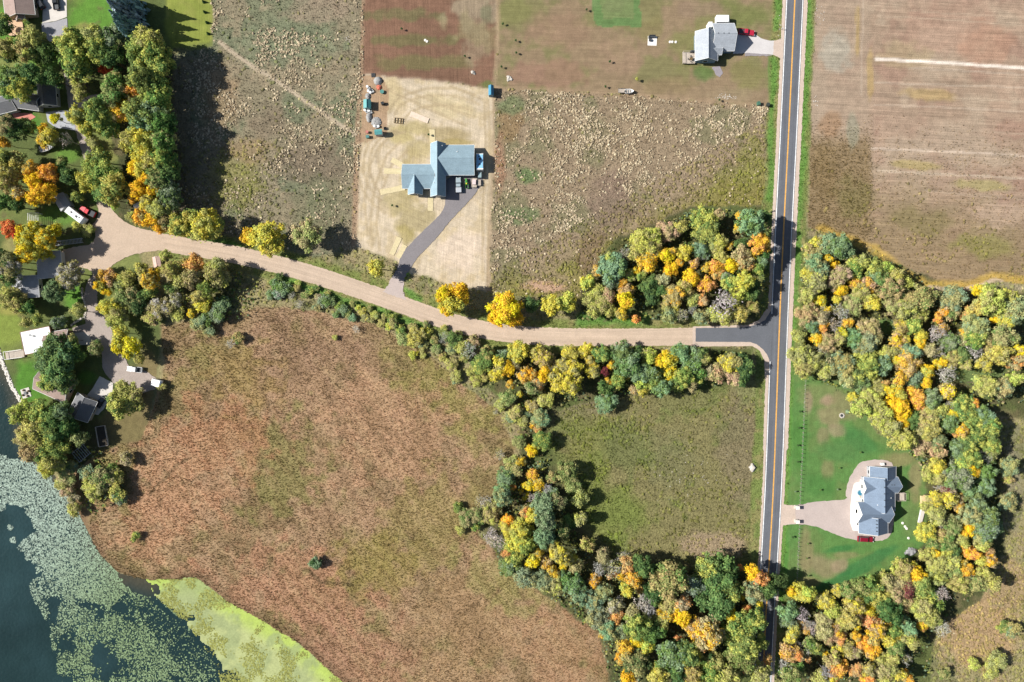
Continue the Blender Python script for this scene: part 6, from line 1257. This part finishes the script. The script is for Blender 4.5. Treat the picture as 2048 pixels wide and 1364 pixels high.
# tractor and loaded utility trailer on the asphalt
green_p = paint_m('tractor_green', (.06, .28, .05)); yellow_p = paint_m('tractor_yellow', (.7, .5, .04))
t_ = thing('garden_tractor', 'green garden tractor with a cart beside the grey pickup', 'tractor', W(933, 366) + Vector((0, 0, .1)), R_(96))
MB().hexa([(.2, -.35, .5), (1.5, -.3, .5), (1.5, .3, .5), (.2, .35, .5), (.2, -.33, 1.1), (1.4, -.26, .98), (1.4, .26, .98), (.2, .33, 1.1)]).build('hood', green_p, t_, bevel=.04)
MB().box((-.35, 0, .6), (1.1, .8, .35)).build('body', green_p, t_); MB().box((-.45, 0, .95), (.5, .5, .4), 0, .85).build('seat', yellow_p, t_)
for x_, r_, s_ in ((-.5, .5, .62), (1.1, .33, .5)):
    for s in (1, -1):
        w_ = MB().tube((x_, s * s_, r_), (x_, s * (s_ + .26), r_), r_, r_, 14).build('wheel', tyre, t_); MB().tube((x_, s * (s_ + .05), r_), (x_, s * (s_ + .27), r_), r_ * .55, r_ * .55, 10).build('rim', yellow_p, w_)
MB().tube((.15, 0, 1.05), (-.05, 0, 1.3), .03, .03, 5).tube((-.05, -.2, 1.3), (-.05, .2, 1.3), .03, .03, 5).build('steering_wheel', dark_metal, t_)
t_ = thing('garden_cart', 'small green dump cart just below the garden tractor', 'cart', W(934.5, 374) + Vector((0, 0, .1)), R_(94))
MB().box((0, 0, .45), (1.3, 1.1, .08)).build('floor', dark_metal, t_)
for s in (1, -1):
    MB().box((0, s * .56, .68), (1.3, .06, .45)).build('side_panel', green_p, t_); MB().box((s * .64, 0, .68), (.06, 1.06, .45)).build('end_panel', green_p, t_)
wheels(t_, 1.2, 1.5, .28, (0,))
def utility_trailer(label, px, py, rot, load, L=3.4, Wd=1.9):
    t_ = thing('utility_trailer', label, 'trailer', W(px, py) + Vector((0, 0, .1)), R_(rot))
    nb = 8
    for i in range(nb): MB().box((0, -Wd / 2 + (i + .5) * Wd / nb, .6), (L, Wd / nb - .02, .06)).build('board', wood_grey, t_)
    for s in (1, -1):
        MB().box((0, s * (Wd / 2 + .03), .85), (L, .05, .06)).box((0, s * (Wd / 2 + .03), .62), (L, .05, .1)).build('side_rail', dark_metal, t_)
        MB().box((s * (L / 2), 0, .85), (.05, Wd, .06)).build('end_rail', dark_metal, t_)
    for ex in (-1, 1):
        for ey in (-1, 0, 1): MB().box((ey * L * .49, ex * (Wd / 2 + .03), .75), (.05, .05, .25)).build('rail_post', dark_metal, t_)
    MB().tube((L / 2, .4, .55), (L / 2 + 1, 0, .55), .04, .04, 6).tube((L / 2, -.4, .55), (L / 2 + 1, 0, .55), .04, .04, 6).build('tow_bar', dark_metal, t_)
    wheels(t_, L, Wd + .5, .32, (0,)); return t_
utility_trailer('flat utility trailer with pinkish load right of the garden tractor', 948.5, 366.5, 88, None)
bx = thing('storage_box', 'pinkish crate lying on the utility trailer', 'crate', W(948.5, 365.5) + Vector((0, 0, .74)), R_(88))
MB().box((0, 0, .3), (1.7, 1.2, .6)).build('case', surf('pink_grey', C(214, 190, 188), .8, .15, 2), bx, bevel=.04); MB().box((0, 0, .63), (1.78, 1.28, .06)).build('lid', surf('pink_lid', C(226, 204, 200), .8, .1, 2), bx)
utility_trailer('small empty trailer right of the loaded utility trailer', 958, 366, 90, None, 2.2, 1.4)
def cabinet(label, px, py, sx, sy, sz, mat, rot=0.0, nm='utility_cabinet', cat='cabinet'):
    t_ = thing(nm, label, cat, W(px, py), R_(rot))
    MB().box((0, 0, sz / 2), (sx, sy, sz)).build('body', mat, t_, bevel=.04); MB().box((0, 0, sz + .03), (sx + .12, sy + .12, .08), 0, .95).build('lid', mat, t_)
    MB().box((sx / 2 + .01, 0, sz * .5), (.04, sy * .8, sz * .75)).build('door', surf(mat.name + '_door', (.3, .33, .34), .6), t_); return t_
cabinet('grey utility cabinet at the lower right corner of blue grey roofed house', 960, 352, 1.1, 1.9, 1.9, surf('cabinet_grey', C(150, 170, 172), .5, .1, 2))
cabinet('green wheeled bin at the field corner by the verge', 1515.5, 208.5, .9, 1.2, 1.3, surf('bin_green', C(70, 110, 90), .6, .1, 2), 10, 'rubbish_bin', 'bin')
cabinet('dark rubbish bin nearest the road at the field corner', 1534, 211, .9, 1.1, 1.3, surf('bin_dark', C(60, 66, 60), .6, .1, 2), -15, 'rubbish_bin', 'bin')
cabinet('dark bin right of the greenhouse', 766, 208, 1.0, .9, 1.1, surf('bin_black', C(40, 44, 46), .6, .1, 2), 20, 'rubbish_bin', 'bin')
cabinet('teal bin at the lower end of the garden piles', 736, 274.5, 1.1, .9, 1.0, surf('bin_teal', C(80, 130, 126), .6, .1, 2), 10, 'rubbish_bin', 'bin')
cabinet('air conditioner between chimney and garage of pale grey roofed house', 1425.5, 57, .9, .9, .9, surf('ac_white', C(226, 226, 222), .6, .1, 2), 0, 'air_conditioner', 'air conditioner')
cabinet('white air conditioner above the slate roofed house', 1763, 927.5, 1.0, .9, 1.0, surf('ac_white', C(226, 226, 222), .6, .1, 2), 10, 'air_conditioner', 'air conditioner')
def boat(label, px, py, rot, mat, L=5.0, Wd=1.9, z=.5, nm='boat'):
    t_ = thing(nm, label, 'boat', W(px, py), R_(rot)); m_ = MB(); st_ = 9; ring = []
    for i in range(st_):
        u = i / (st_ - 1); x_ = -L / 2 + L * u; w_ = Wd / 2 * (1 - max(0, (u - .45) / .55) ** 2.2) + .02
        b0 = len(m_.v); m_.v += [(x_, -w_, z + .75 + .15 * u), (x_, -w_ * .6, z + .1 + .25 * u ** 3), (x_, w_ * .6, z + .1 + .25 * u ** 3), (x_, w_, z + .75 + .15 * u)]; ring.append(b0)
    for a_, b_ in zip(ring[:-1], ring[1:]): m_.f += [(a_ + k_, b_ + k_, b_ + k_ + 1, a_ + k_ + 1) for k_ in range(3)]
    m_.f.append((0, 1, 2, 3)); o_ = m_.build('hull', mat, t_, smooth=False); so = o_.modifiers.new('wall', 'SOLIDIFY'); so.thickness = .06
    MB().box((-.3, 0, z + .35), (L * .6, Wd * .7, .06)).build('floor', surf('boat_floor', C(190, 190, 186), .7), t_)
    for x_ in (-L * .25, L * .05): MB().box((x_, 0, z + .6), (.35, Wd * .8, .08)).build('thwart', wood_grey, t_)
    MB().box((-L / 2 - .15, 0, z + .7), (.35, .4, .7), 0, .8).build('motor', dark_metal, t_)
    MB().box((-.2, .35, .28), (L * .8, .1, .1)).box((-.2, -.35, .28), (L * .8, .1, .1)).build('cradle', dark_metal, t_)
    return t_
boat('white boat on its trailer along the rough field border', 1258, 184.5, 2, white_p, 3.0, 1.4)
boat('white boat under the orange yellow tree left of the lane', 97, 298, 12, white_p, 5.0, 2.0)
boat('dark red boat below the tree at the marsh side', 276, 788, 20, surf('boat_red', (.35, .02, .06), .4), 4.2, 1.7)
utility_trailer('small pale utility trailer left of the white boat on field border', 1243.5, 183, 0, None, 2.8, 1.4)

# ------------------------------------------------------------------ small things on the ground
stone = surf('field_stone', C(196, 188, 176), .9, .25, 2, fine=(6, .15)); stone_d = surf('grey_stone', C(150, 148, 148), .9, .25, 2)
def lid(label, px, py, r=.45):
    t_ = thing('septic_lid', label, 'lid', W(px, py)); MB().tube((0, 0, -.1), (0, 0, .16), r, r, 16).build('rim', white_conc, t_); MB().tube((0, 0, .15), (0, 0, .24), r * .82, r * .75, 16).build('cover', white_conc, t_); MB().box((0, 0, .26), (.3, .05, .05)).build('handle', dark_metal, t_)
for i, (a_, b_, l_) in enumerate([(1340, 84, 'leftmost round white lid in the mown lot'), (1344.5, 84, 'middle round white lid in the mown lot'), (1351.5, 84.2, 'rightmost round white lid in the mown lot'), (1805, 1046, 'topmost white lid right of slate roofed house'), (1810, 1053, 'second white lid from the top right of slate roofed house'), (1813, 1057, 'third white lid from the top right of slate roofed house'), (1816.6, 1076, 'lowest white lid right of slate roofed house'), (850.5, 80.5, 'left of the two white lids in the tilled plot'), (854, 83, 'right of the two white lids in the tilled plot')]): lid(l_, a_, b_)
def pile(name, label, cat, px, py, rx, ry, hh, mat, rot=0.0, rocks=0):
    t_ = thing(name, label, cat, W(px, py), R_(rot))
    m_ = MB().dome((0, 0, -.05), rx, ry, hh, 18, 5, .09); m_.build('mound', mat, t_, smooth=True)
    m2 = MB()
    for _ in range(rocks or 40):
        a = random.uniform(0, 6.28); k_ = random.random() ** .5; m2.rock((rx * k_ * math.cos(a), ry * k_ * math.sin(a), hh * (1 - k_ * k_) * .85), random.uniform(.12, .3) if not rocks else random.uniform(.25, .6))
    o_ = m2.build('stones', mat, t_); o_['kind'] = 'stuff'; return t_
gp = surf('gravel_pile', C(162, 160, 156), .95, .2, 3)
pile('gravel_pile', 'round grey gravel pile at the top of the garden strip', 'gravel pile', 756, 162, 1.5, 1.5, 1.1, gp)
pile('gravel_pile', 'small grey gravel pile above the greenhouse', 'gravel pile', 736, 193, .9, 1.2, .7, gp)
pile('gravel_pile', 'long grey gravel pile below the greenhouse', 'gravel pile', 738, 235, 1.0, 1.9, .9, gp)
pile('gravel_pile', 'wide speckled gravel heap above the teal roofed shed', 'gravel pile', 753, 244, 1.9, 1.7, .6, gp)
pile('dirt_pile', 'red brown dirt heap beside the round gravel pile', 'dirt pile', 758.5, 175, .9, .9, .6, surf('red_dirt', C(206, 116, 92), .95, .2, 3))
pile('rock_pile', 'grey rock pile in the lower right of the lawn', 'rock pile', 1822, 1103, 2.1, 1.2, .9, stone_d, 10, 30)
pile('rock_pile', 'pale boulder heap left of the paved road by the pasture', 'rock pile', 1505, 936, 1.0, 1.5, .8, stone, 0, 16)
pile('rock_pile', 'pale stone heap in the tilled plot', 'rock pile', 946, 145.5, .6, .5, .4, stone, 0, 8)
pile('rock_pile', 'round pale stone ring in the mown lot above the shed corner', 'rock pile', 1018.5, 157, .9, .9, .3, stone, 0, 12)
t_ = thing('fire_pit', 'round stone fire pit on the dry lawn patch', 'fire pit', W(1683.5, 831))
for i in range(11):
    a = 6.283 * i / 11; MB().rock((.75 * math.cos(a), .75 * math.sin(a), .1), .28).build('stone', stone, t_)
MB().tube((0, 0, 0), (0, 0, .12), .6, .6, 14).build('ash_bed', dark_metal, t_)
t_ = thing('fire_pit', 'square paved fire pit with seats on the lake lawn', 'fire pit', W(52, 786))
MB().box((0, 0, .06), (3.2, 3.4, .12), .3).build('paving', concrete, t_); MB().tube((0, 0, .1), (0, 0, .5), .6, .55, 14).build('ring', dark_metal, t_)
for a in (.6, 2.2, 3.8, 5.3): MB().box((1.25 * math.cos(a), 1.25 * math.sin(a), .35), (.6, .6, .5), a, .8).build('seat', wood_brown, t_)
t_ = thing('fountain', 'round blue basin on the curved patio', 'fountain', W(1719, 985) + Vector((0, 0, .12)))
MB().tube((0, 0, 0), (0, 0, .55), 1.0, 1.05, 20).build('basin', surf('basin_grey', C(150, 170, 180), .5), t_); MB().tube((0, 0, .5), (0, 0, .57), .88, .88, 20).build('water', surf('basin_water', (.03, .16, .24), .1), t_)
t_ = thing('planting_bed', 'curved tan planting bed between patio and slate roofed house', 'planting bed', W(1727, 990) + Vector((0, 0, .12)))
MB().prism([(x_, y_) for x_, y_ in ((-1.8, 1.9), (-.8, 2.3), (1.0, 2.3), (2.2, .4), (2.2, -2.0), (-.6, -1.9), (-1.6, -.4))], 0, .12).build('soil', surf('bed_soil', C(190, 170, 146), .95, .2, 3), t_)
for x_, y_ in ((.6, 1.3), (1.0, -1.0), (-.6, -1.2)): MB().dome((x_, y_, .1), .35, .35, .45, 8, 3, .25).build('plant', surf('bed_plant', C(110, 116, 60), .9, .3, 5), t_)
for l_, y_ in (('upper stone gate pillar at the slate house driveway', 1013.5), ('lower stone gate pillar at the slate house driveway', 1041.5)):
    t_ = thing('gate_pillar', l_, 'pillar', W(1592, y_) + Vector((0, 0, .1)))
    MB().box((0, 0, .8), (1.0, 1.0, 1.6)).build('shaft', stone, t_, bevel=.05); MB().box((0, 0, 1.68), (1.25, 1.25, .16), 0, .9).build('cap', white_conc, t_); MB().box((0, 0, .1), (1.4, 1.4, .25), 0, .9).build('base', stone, t_)
# lumber, mats, frames
t_ = thing('lumber_stack', 'stack of pale lumber at the right edge of the lawn', 'lumber', W(1845.5, 1003), R_(92))
for i in range(5):
    for j in range(4): MB().box((random.uniform(-.2, .2), -.8 + i * .4, .15 + j * .2), (4.4, .34, .16)).build('plank', wood_pale, t_)
t_ = thing('panel_stack', 'white sheets stacked below the lumber on the lawn edge', 'panels', W(1841, 1031), R_(80))
for j in range(5): MB().box((random.uniform(-.3, .3), random.uniform(-.2, .2), .08 + j * .1), (4.8, 1.3, .08), random.uniform(-.08, .08)).build('panel', white_p if j % 2 else concrete, t_)
matm = surf('straw_blanket', C(212, 196, 154), .95, .1, 1.5, fine=(5, .12)); matp = surf('pale_blanket', C(222, 202, 180), .95, .1, 1.5)
def mat_strip(label, cx, cy, L, wd, rot, m_=matm):
    t_ = thing('straw_mat', label, 'straw mat', W(cx, cy), R_(rot)); b_ = MB(); n_ = 10
    for i in range(n_):
        u0 = -L / 2 + L * i / n_; b_.box((u0 + L / n_ / 2, random.uniform(-.06, .06), .07 + random.uniform(0, .015)), (L / n_ + .01, wd + random.uniform(-.1, .1), .05))
    b_.build('blanket', m_, t_)
    MB().tube((L / 2, -wd / 2, .12), (L / 2, wd / 2, .12), .1, .1, 8).build('roll', m_, t_)
for a_ in [('slanting straw mat above left wing of blue grey roofed house', 797, 327, 5.6, 1.9, -30), ('level straw mat left of blue grey roofed house', 787, 342.5, 6.9, 2.0, -2), ('straw mat at the lower left corner of blue grey roofed house', 785, 380, 9.0, 2.0, 12), ('upright straw mat above blue grey roofed house', 864.5, 272, 4.8, 2.0, 92), ('straw mat below the middle gable of blue grey roofed house', 861, 408, 5.0, 1.9, 88), ('left straw mat beside the asphalt drive', 791, 492, 6.8, 1.9, 66), ('right straw mat beside the asphalt drive', 803, 503, 5.2, 1.8, 60)]: mat_strip(*a_)
mat_strip('pale peach mat lying in the upper straw lot', 838.5, 234.5, 7.0, 1.9, -22, matp)
t_ = thing('timber_frame', 'brown timber frame lying on the straw lot', 'frame', W(798, 242), R_(-6))
for x_ in (-1.5, -.5, .6, 1.4): MB().box((x_, 0, .15), (.16, 1.9, .2)).build('crossbeam', wood_brown, t_)
for y_ in (-.9, 0, .9): MB().box((0, y_, .33), (3.4, .14, .14)).build('beam', wood_brown, t_)
t_ = thing('pallet', 'dark pallet at the top of the garden strip', 'pallet', W(746.5, 150.5), R_(3))
for i in range(6): MB().box((0, -.6 + i * .24, .2), (1.4, .16, .05)).build('slat', dark_metal, t_)
for x_ in (-.6, 0, .6): MB().box((x_, 0, .09), (.1, 1.4, .16)).build('runner', wood_brown, t_)
# garden clutter: each piece a thing
cl = [('white bucket', 'white bucket'), ('white crate', 'white crate'), ('dark tub', 'dark tub')]
spots = [(735, 174, 0, 'top left'), (738, 178, 1, 'upper'), (742, 180, 2, 'upper right'), (737, 183, 0, 'middle'), (745, 183, 1, 'far right'), (741, 186, 0, 'lowest')]
def tub(label, px, py, r, hh, mat):
    t_ = thing('bucket', label, 'bucket', W(px, py)); MB().tube((0, 0, 0), (0, 0, hh), r * .85, r, 12, True).build('body', mat, t_); MB().tube((0, 0, hh), (0, 0, hh + .05), r * 1.06, r * 1.06, 12).build('rim', mat, t_)
def crate(label, px, py, s, mat, rot):
    t_ = thing('crate', label, 'crate', W(px, py), R_(rot))
    for z_ in (.12, .34, .56):
        for k_ in (1, -1): MB().box((0, k_ * s / 2, z_), (s, .04, .16)).build('slat', mat, t_); MB().box((k_ * s / 2, 0, z_), (.04, s, .16)).build('slat', mat, t_)
    MB().box((0, 0, .03), (s, s, .06)).build('floor', mat, t_)
for x_, y_, k_, w_ in spots:
    if k_ == 1: crate(f'{w_} white crate in the clutter above the greenhouse', x_, y_, .9, white_p, random.uniform(0, 90))
    else: tub(f'{w_} {cl[k_][0]} in the clutter above the greenhouse', x_, y_, .42, .6, white_p if k_ == 0 else dark_metal)
for x_, y_, k_, w_ in [(730, 221, 0, 'leftmost'), (734, 224, 1, 'second from the left'), (738, 222, 0, 'middle'), (742, 225, 1, 'rightmost')]:
    (crate if k_ else tub)(f'{w_} of the white bins just below the greenhouse', x_, y_, *((.8, white_p, 20) if k_ else (.42, .6, white_p)))
for x_, y_, k_, w_ in [(749, 253, 0, 'left'), (753, 254.5, 1, 'middle'), (757, 253.5, 0, 'right')]:
    (crate if k_ else tub)(f'{w_} white container above the teal roofed shed', x_, y_, *((.8, white_p, 20) if k_ else (.42, .6, white_p)))
tub('red and white barrel left of the teal roofed shed', 735, 265, .5, .9, surf('barrel', C(196, 120, 110), .7)); tub('teal tub beside the red brown dirt heap', 764.5, 184.5, .7, .7, surf('tub_teal', C(80, 136, 126), .6)); crate('dark crate right of the teal roofed shed', 770.5, 257.5, .9, dark_metal, 5)
t_ = thing('patio_set', 'dark furniture on the white concrete pad in mown lot', 'furniture', W(1303, 80) + Vector((0, 0, .09)))
MB().box((.2, 1.0, .45), (2.2, .8, .6)).build('sofa', dark_metal, t_, bevel=.06); MB().box((.2, 1.32, .85), (2.2, .18, .5)).build('backrest', dark_metal, t_); MB().tube((-.6, -.2, 0), (-.6, -.2, .7), .45, .5, 14).build('table', dark_metal, t_); MB().box((-.9, .8, .4), (.6, .8, .7)).build('armchair', dark_metal, t_, bevel=.05)
t_ = thing('deck_table', 'round table with chairs on the pale wooden deck', 'table', W(1380, 121) + Vector((0, 0, .9)))
MB().tube((0, 0, .68), (0, 0, .74), .6, .6, 16).build('top', wood_brown, t_); MB().tube((0, 0, 0), (0, 0, .7), .06, .06, 8).build('leg', dark_metal, t_)
for a in (0, 1.57, 3.14, 4.71):
    c2 = MB().box((.95 * math.cos(a), .95 * math.sin(a), .42), (.42, .42, .08), a).build('chair_seat', dark_metal, t_); MB().box((1.16 * math.cos(a), 1.16 * math.sin(a), .7), (.06, .42, .55), a).build('chair_back', dark_metal, c2)
t_ = thing('grill', 'dark grill on the pale wooden deck against the wall', 'grill', W(1383, 106.5) + Vector((0, 0, .9))); MB().box((0, 0, .5), (1.6, .6, .8), 0).build('cabinet', dark_metal, t_); MB().tube((-.6, 0, .95), (.6, 0, .95), .32, .32, 12).build('hood', dark_metal, t_)
t_ = thing('sun_umbrella', 'pale umbrella over a table on the tan sun deck', 'umbrella', W(27, 62) + Vector((0, 0, .7))); MB().tube((0, 0, 0), (0, 0, 2.3), .04, .04, 6).build('pole', white_trim, t_); MB().tube((0, 0, 1.9), (0, 0, 2.4), 1.3, .05, 8).build('canopy', surf('canvas', C(236, 226, 210), .9), t_)
def lattice(name, label, cat, cx, cy, sx, sy, z, mat, rot, nbar=6, legs=True):
    t_ = thing(name, label, cat, W(cx, cy), R_(rot))
    for s in (1, -1): MB().box((0, s * sy / 2, z), (sx, .14, .16)).build('beam', mat, t_)
    for i in range(nbar): MB().box((-sx / 2 + sx * i / (nbar - 1), 0, z + .17), (.12, sy + .3, .12)).build('rafter', mat, t_)
    if legs:
        for ex in (1, -1):
            for ey in (1, -1): MB().box((ex * (sx / 2 - .1), ey * sy / 2, z / 2 - .05), (.14, .14, z - .08)).build('post', mat, t_)
    return t_
greyw = surf('galvanised', C(190, 192, 194), .5, .1, 2)
lattice('pergola', 'pale open pergola above the red maple', 'pergola', 76, 439, 3.6, 3.8, 2.4, white_trim, 0, 6)
lattice('boat_lift', 'long grey dock section stored right of the big yellow tree', 'dock', 138, 485, 10.5, 1.5, .8, greyw, 7, 22)
lattice('pergola', 'grey timber frame in the shade by the lakeshore grove', 'pergola', 167, 905, 5.0, 4.2, 1.2, greyw, 40, 7)
t_ = thing('garden_bed', 'rectangular raised bed frame in shade below the lakeside house', 'garden bed', W(205, 872), R_(-80))
for s in (1, -1): MB().box((0, s * 1.7, .3), (7.2, .22, .6)).build('side_board', wood_grey, t_); MB().box((s * 3.6, 0, .3), (.22, 3.2, .6)).build('end_board', wood_grey, t_)
MB().box((0, 0, .15), (7.0, 3.2, .25)).build('soil', surf('bed_soil_dark', C(70, 62, 50), .95, .3, 3), t_)
t_ = thing('mailbox', 'mailbox on a post beside the driveway mouth', 'mailbox', W(1563, 59.5)); MB().box((0, 0, .55), (.1, .1, 1.1)).build('post', wood_brown, t_); MB().box((0, 0, 1.2), (.55, .25, .28)).build('box', greyw, t_, bevel=.04)
t_ = thing('road_sign', 'small road sign at the lower end of the pasture', 'sign', W(1519, 1122)); MB().tube((0, 0, 0), (0, 0, 2.2), .04, .04, 6).build('post', greyw, t_); MB().box((0, 0, 1.95), (.7, .04, .7), .3).build('plate', surf('sign_back', C(180, 184, 186), .4), t_)
# fences on the lawn: each post its own piece
def fence(label, pts, gap=8.3):
    r0 = W(*pts[0]); t_ = thing('wire_fence', label, 'fence', r0); pp = resample(pts, gap); post = MB().box((0, 0, .6), (.15, .15, 1.25)).mesh('post', surf('post_timber', C(150, 138, 120), .9, .2, 3)); last = None
    for x_, y_ in pp:
        p_ = W(x_ + random.uniform(-.3, .3), y_) - r0; o_ = bpy.data.objects.new('post', post); COL.objects.link(o_); o_.parent = t_; o_.location = p_
        if last is not None:
            wr = MB()
            for z_ in (.5, 1.1): wr.tube((last.x, last.y, z_), (p_.x, p_.y, z_), .01, .01, 4, False)
            wr.build('wire', greyw, t_)
        last = p_
fence('wire fence with short posts along the upper lawn beside road', [(1610, 753), (1606, 840), (1601.5, 940), (1598.5, 1008)])
fence('wire fence with short posts along the lower lawn beside road', [(1597.5, 1049), (1595, 1110), (1592, 1172)])
# saplings: staked young trees
def sapling(label, px, py, k_, hh, conifer=False):
    t_ = thing('sapling', label, 'sapling', W(px, py), random.uniform(0, 6)); pal = PAL[k_]
    if conifer: part('crown', SPRUCE[0], t_, (0, 0, .1), (hh * .42, hh * .42, hh), 0, pal, pal); part('trunk', TRUNK[0], t_, (0, 0, 0), (.6, .6, hh * .8))
    else: part('crown', CROWN['small'][1], t_, (0, 0, hh * .65), (hh * .3, hh * .3, hh * .34), 0, pal, pal); part('trunk', TRUNK[1], t_, (0, 0, 0), (hh * .35, hh * .35, hh * .8))
for i, w_ in enumerate(('topmost', 'second from the top', 'third from the top', 'lowest')): sapling(f'{w_} of four small firs on the mown strip', (408, 410, 414.5, 417)[i], (4.5, 25, 46, 68)[i], 'd', 1.6, True)
for i, (x_, y_) in enumerate([(1597.5, 822.5), (1596, 855), (1593.5, 890), (1593, 922.5)]): sapling(f'{("topmost", "second", "third", "lowest")[i]} dark sapling between road and upper wire fence', x_, y_, 'd', 1.5)
for i, (x_, y_) in enumerate([(1583, 1073), (1582, 1135)]): sapling(f'{("upper", "lower")[i]} dark sapling between road and lower wire fence', x_, y_, 'd', 1.5)
for i, (x_, y_) in enumerate([(1614, 1086), (1611.5, 1115), (1615, 1150)]): sapling(f'{("upper", "middle", "lower")[i]} green sapling right of the lower wire fence', x_, y_, 'g', 1.3)
for i, (x_, y_) in enumerate([(1638.5, 979), (1718.6, 904), (1676, 935), (1673, 978), (1589, 982)]): sapling(('green sapling above the gravel driveway', 'low green sapling above the slate roofed house', 'small sapling in the middle of the lawn', 'small sapling left of the curved patio', 'pale sapling near the upper gate pillar')[i], x_, y_, 'gggbb'[i], 1.3)
sapling('small dark pine right of the fire pit', 1694, 823, 'b', 2.2, True)
for i, (x_, y_, k_) in enumerate([(1172.5, 22, 'd'), (1031.5, 83.5, 'd'), (1032.5, 108, 'd'), (1003, 135.5, 'd'), (1006, 50, 'd'), (1219, 125, 'd'), (1210, 175, 'd'), (1272, 161, 'l'), (1437, 202, 'd'), (804, 60, 'd'), (930, 114.5, 'd'), (785.5, 412, 'd'), (858, 271, 'd')]):
    sapling(('sapling left of the green rectangle', 'upper sapling near the left side of mown lot', 'lower sapling near the left side of mown lot', 'sapling near the blue metal shed', 'sapling on the upper left border of mown lot', 'sapling below the middle of mown lot', 'sapling at the rough field border left of the boat', 'pale leaning sapling above the white boat', 'dark sapling below the pale grey roofed house', 'sapling in the upper tilled plot', 'sapling at the right of the tilled plot', 'dark sapling left of the asphalt drive', 'sapling on the mat above blue grey roofed house')[i], x_, y_, k_, 1.6 if i != 7 else 2.2)
# riprap shore, boulder wall, loose stones
rb = MB()
for (x_, y_) in resample([(-6, 694), (10, 738), (26, 778), (45, 806)], .9):
    for _ in range(2): q_ = W(x_ + random.uniform(-3.5, 3.5), y_ + random.uniform(-2, 2)); rb.rock((q_.x, q_.y, -.1), random.uniform(.2, .45))
tag(rb.build('riprap', surf('pale_stone', C(226, 218, 206), .9, .2, 2)), 'pale riprap stones lining the lake lawn shore', kind='stuff')
t_ = thing('boulder_wall', 'curving boulder wall between garden and the access lane', 'stone wall', W(165, 610))
for (x_, y_) in resample([(165, 577), (166, 595), (170.5, 606), (173.5, 623), (169, 634), (154, 643), (143, 650)], 3.2):
    q_ = W(x_ + random.uniform(-.8, .8), y_) - t_.location; MB().rock((q_.x, q_.y, 0), random.uniform(.35, .6), .9).build('boulder', stone, t_)
lb = MB()
for cx, cy, sx, sy, n_ in ((1455, 193, 16, 5, 60), (1380, 960, 60, 40, 60), (1560, 60, 3, 20, 10), (1632, 205, 6, 12, 20), (1640, 30, 8, 20, 16), (697, 78, 8, 4, 14), (1080, 250, 60, 40, 0)):
    for _ in range(n_): q_ = W(cx + random.gauss(0, sx * .6), cy + random.gauss(0, sy * .6)); lb.rock((q_.x, q_.y, 0), random.uniform(.08, .2))
tag(lb.build('loose_stones', stone), 'scattered pale stones on the fields and verges', kind='stuff')
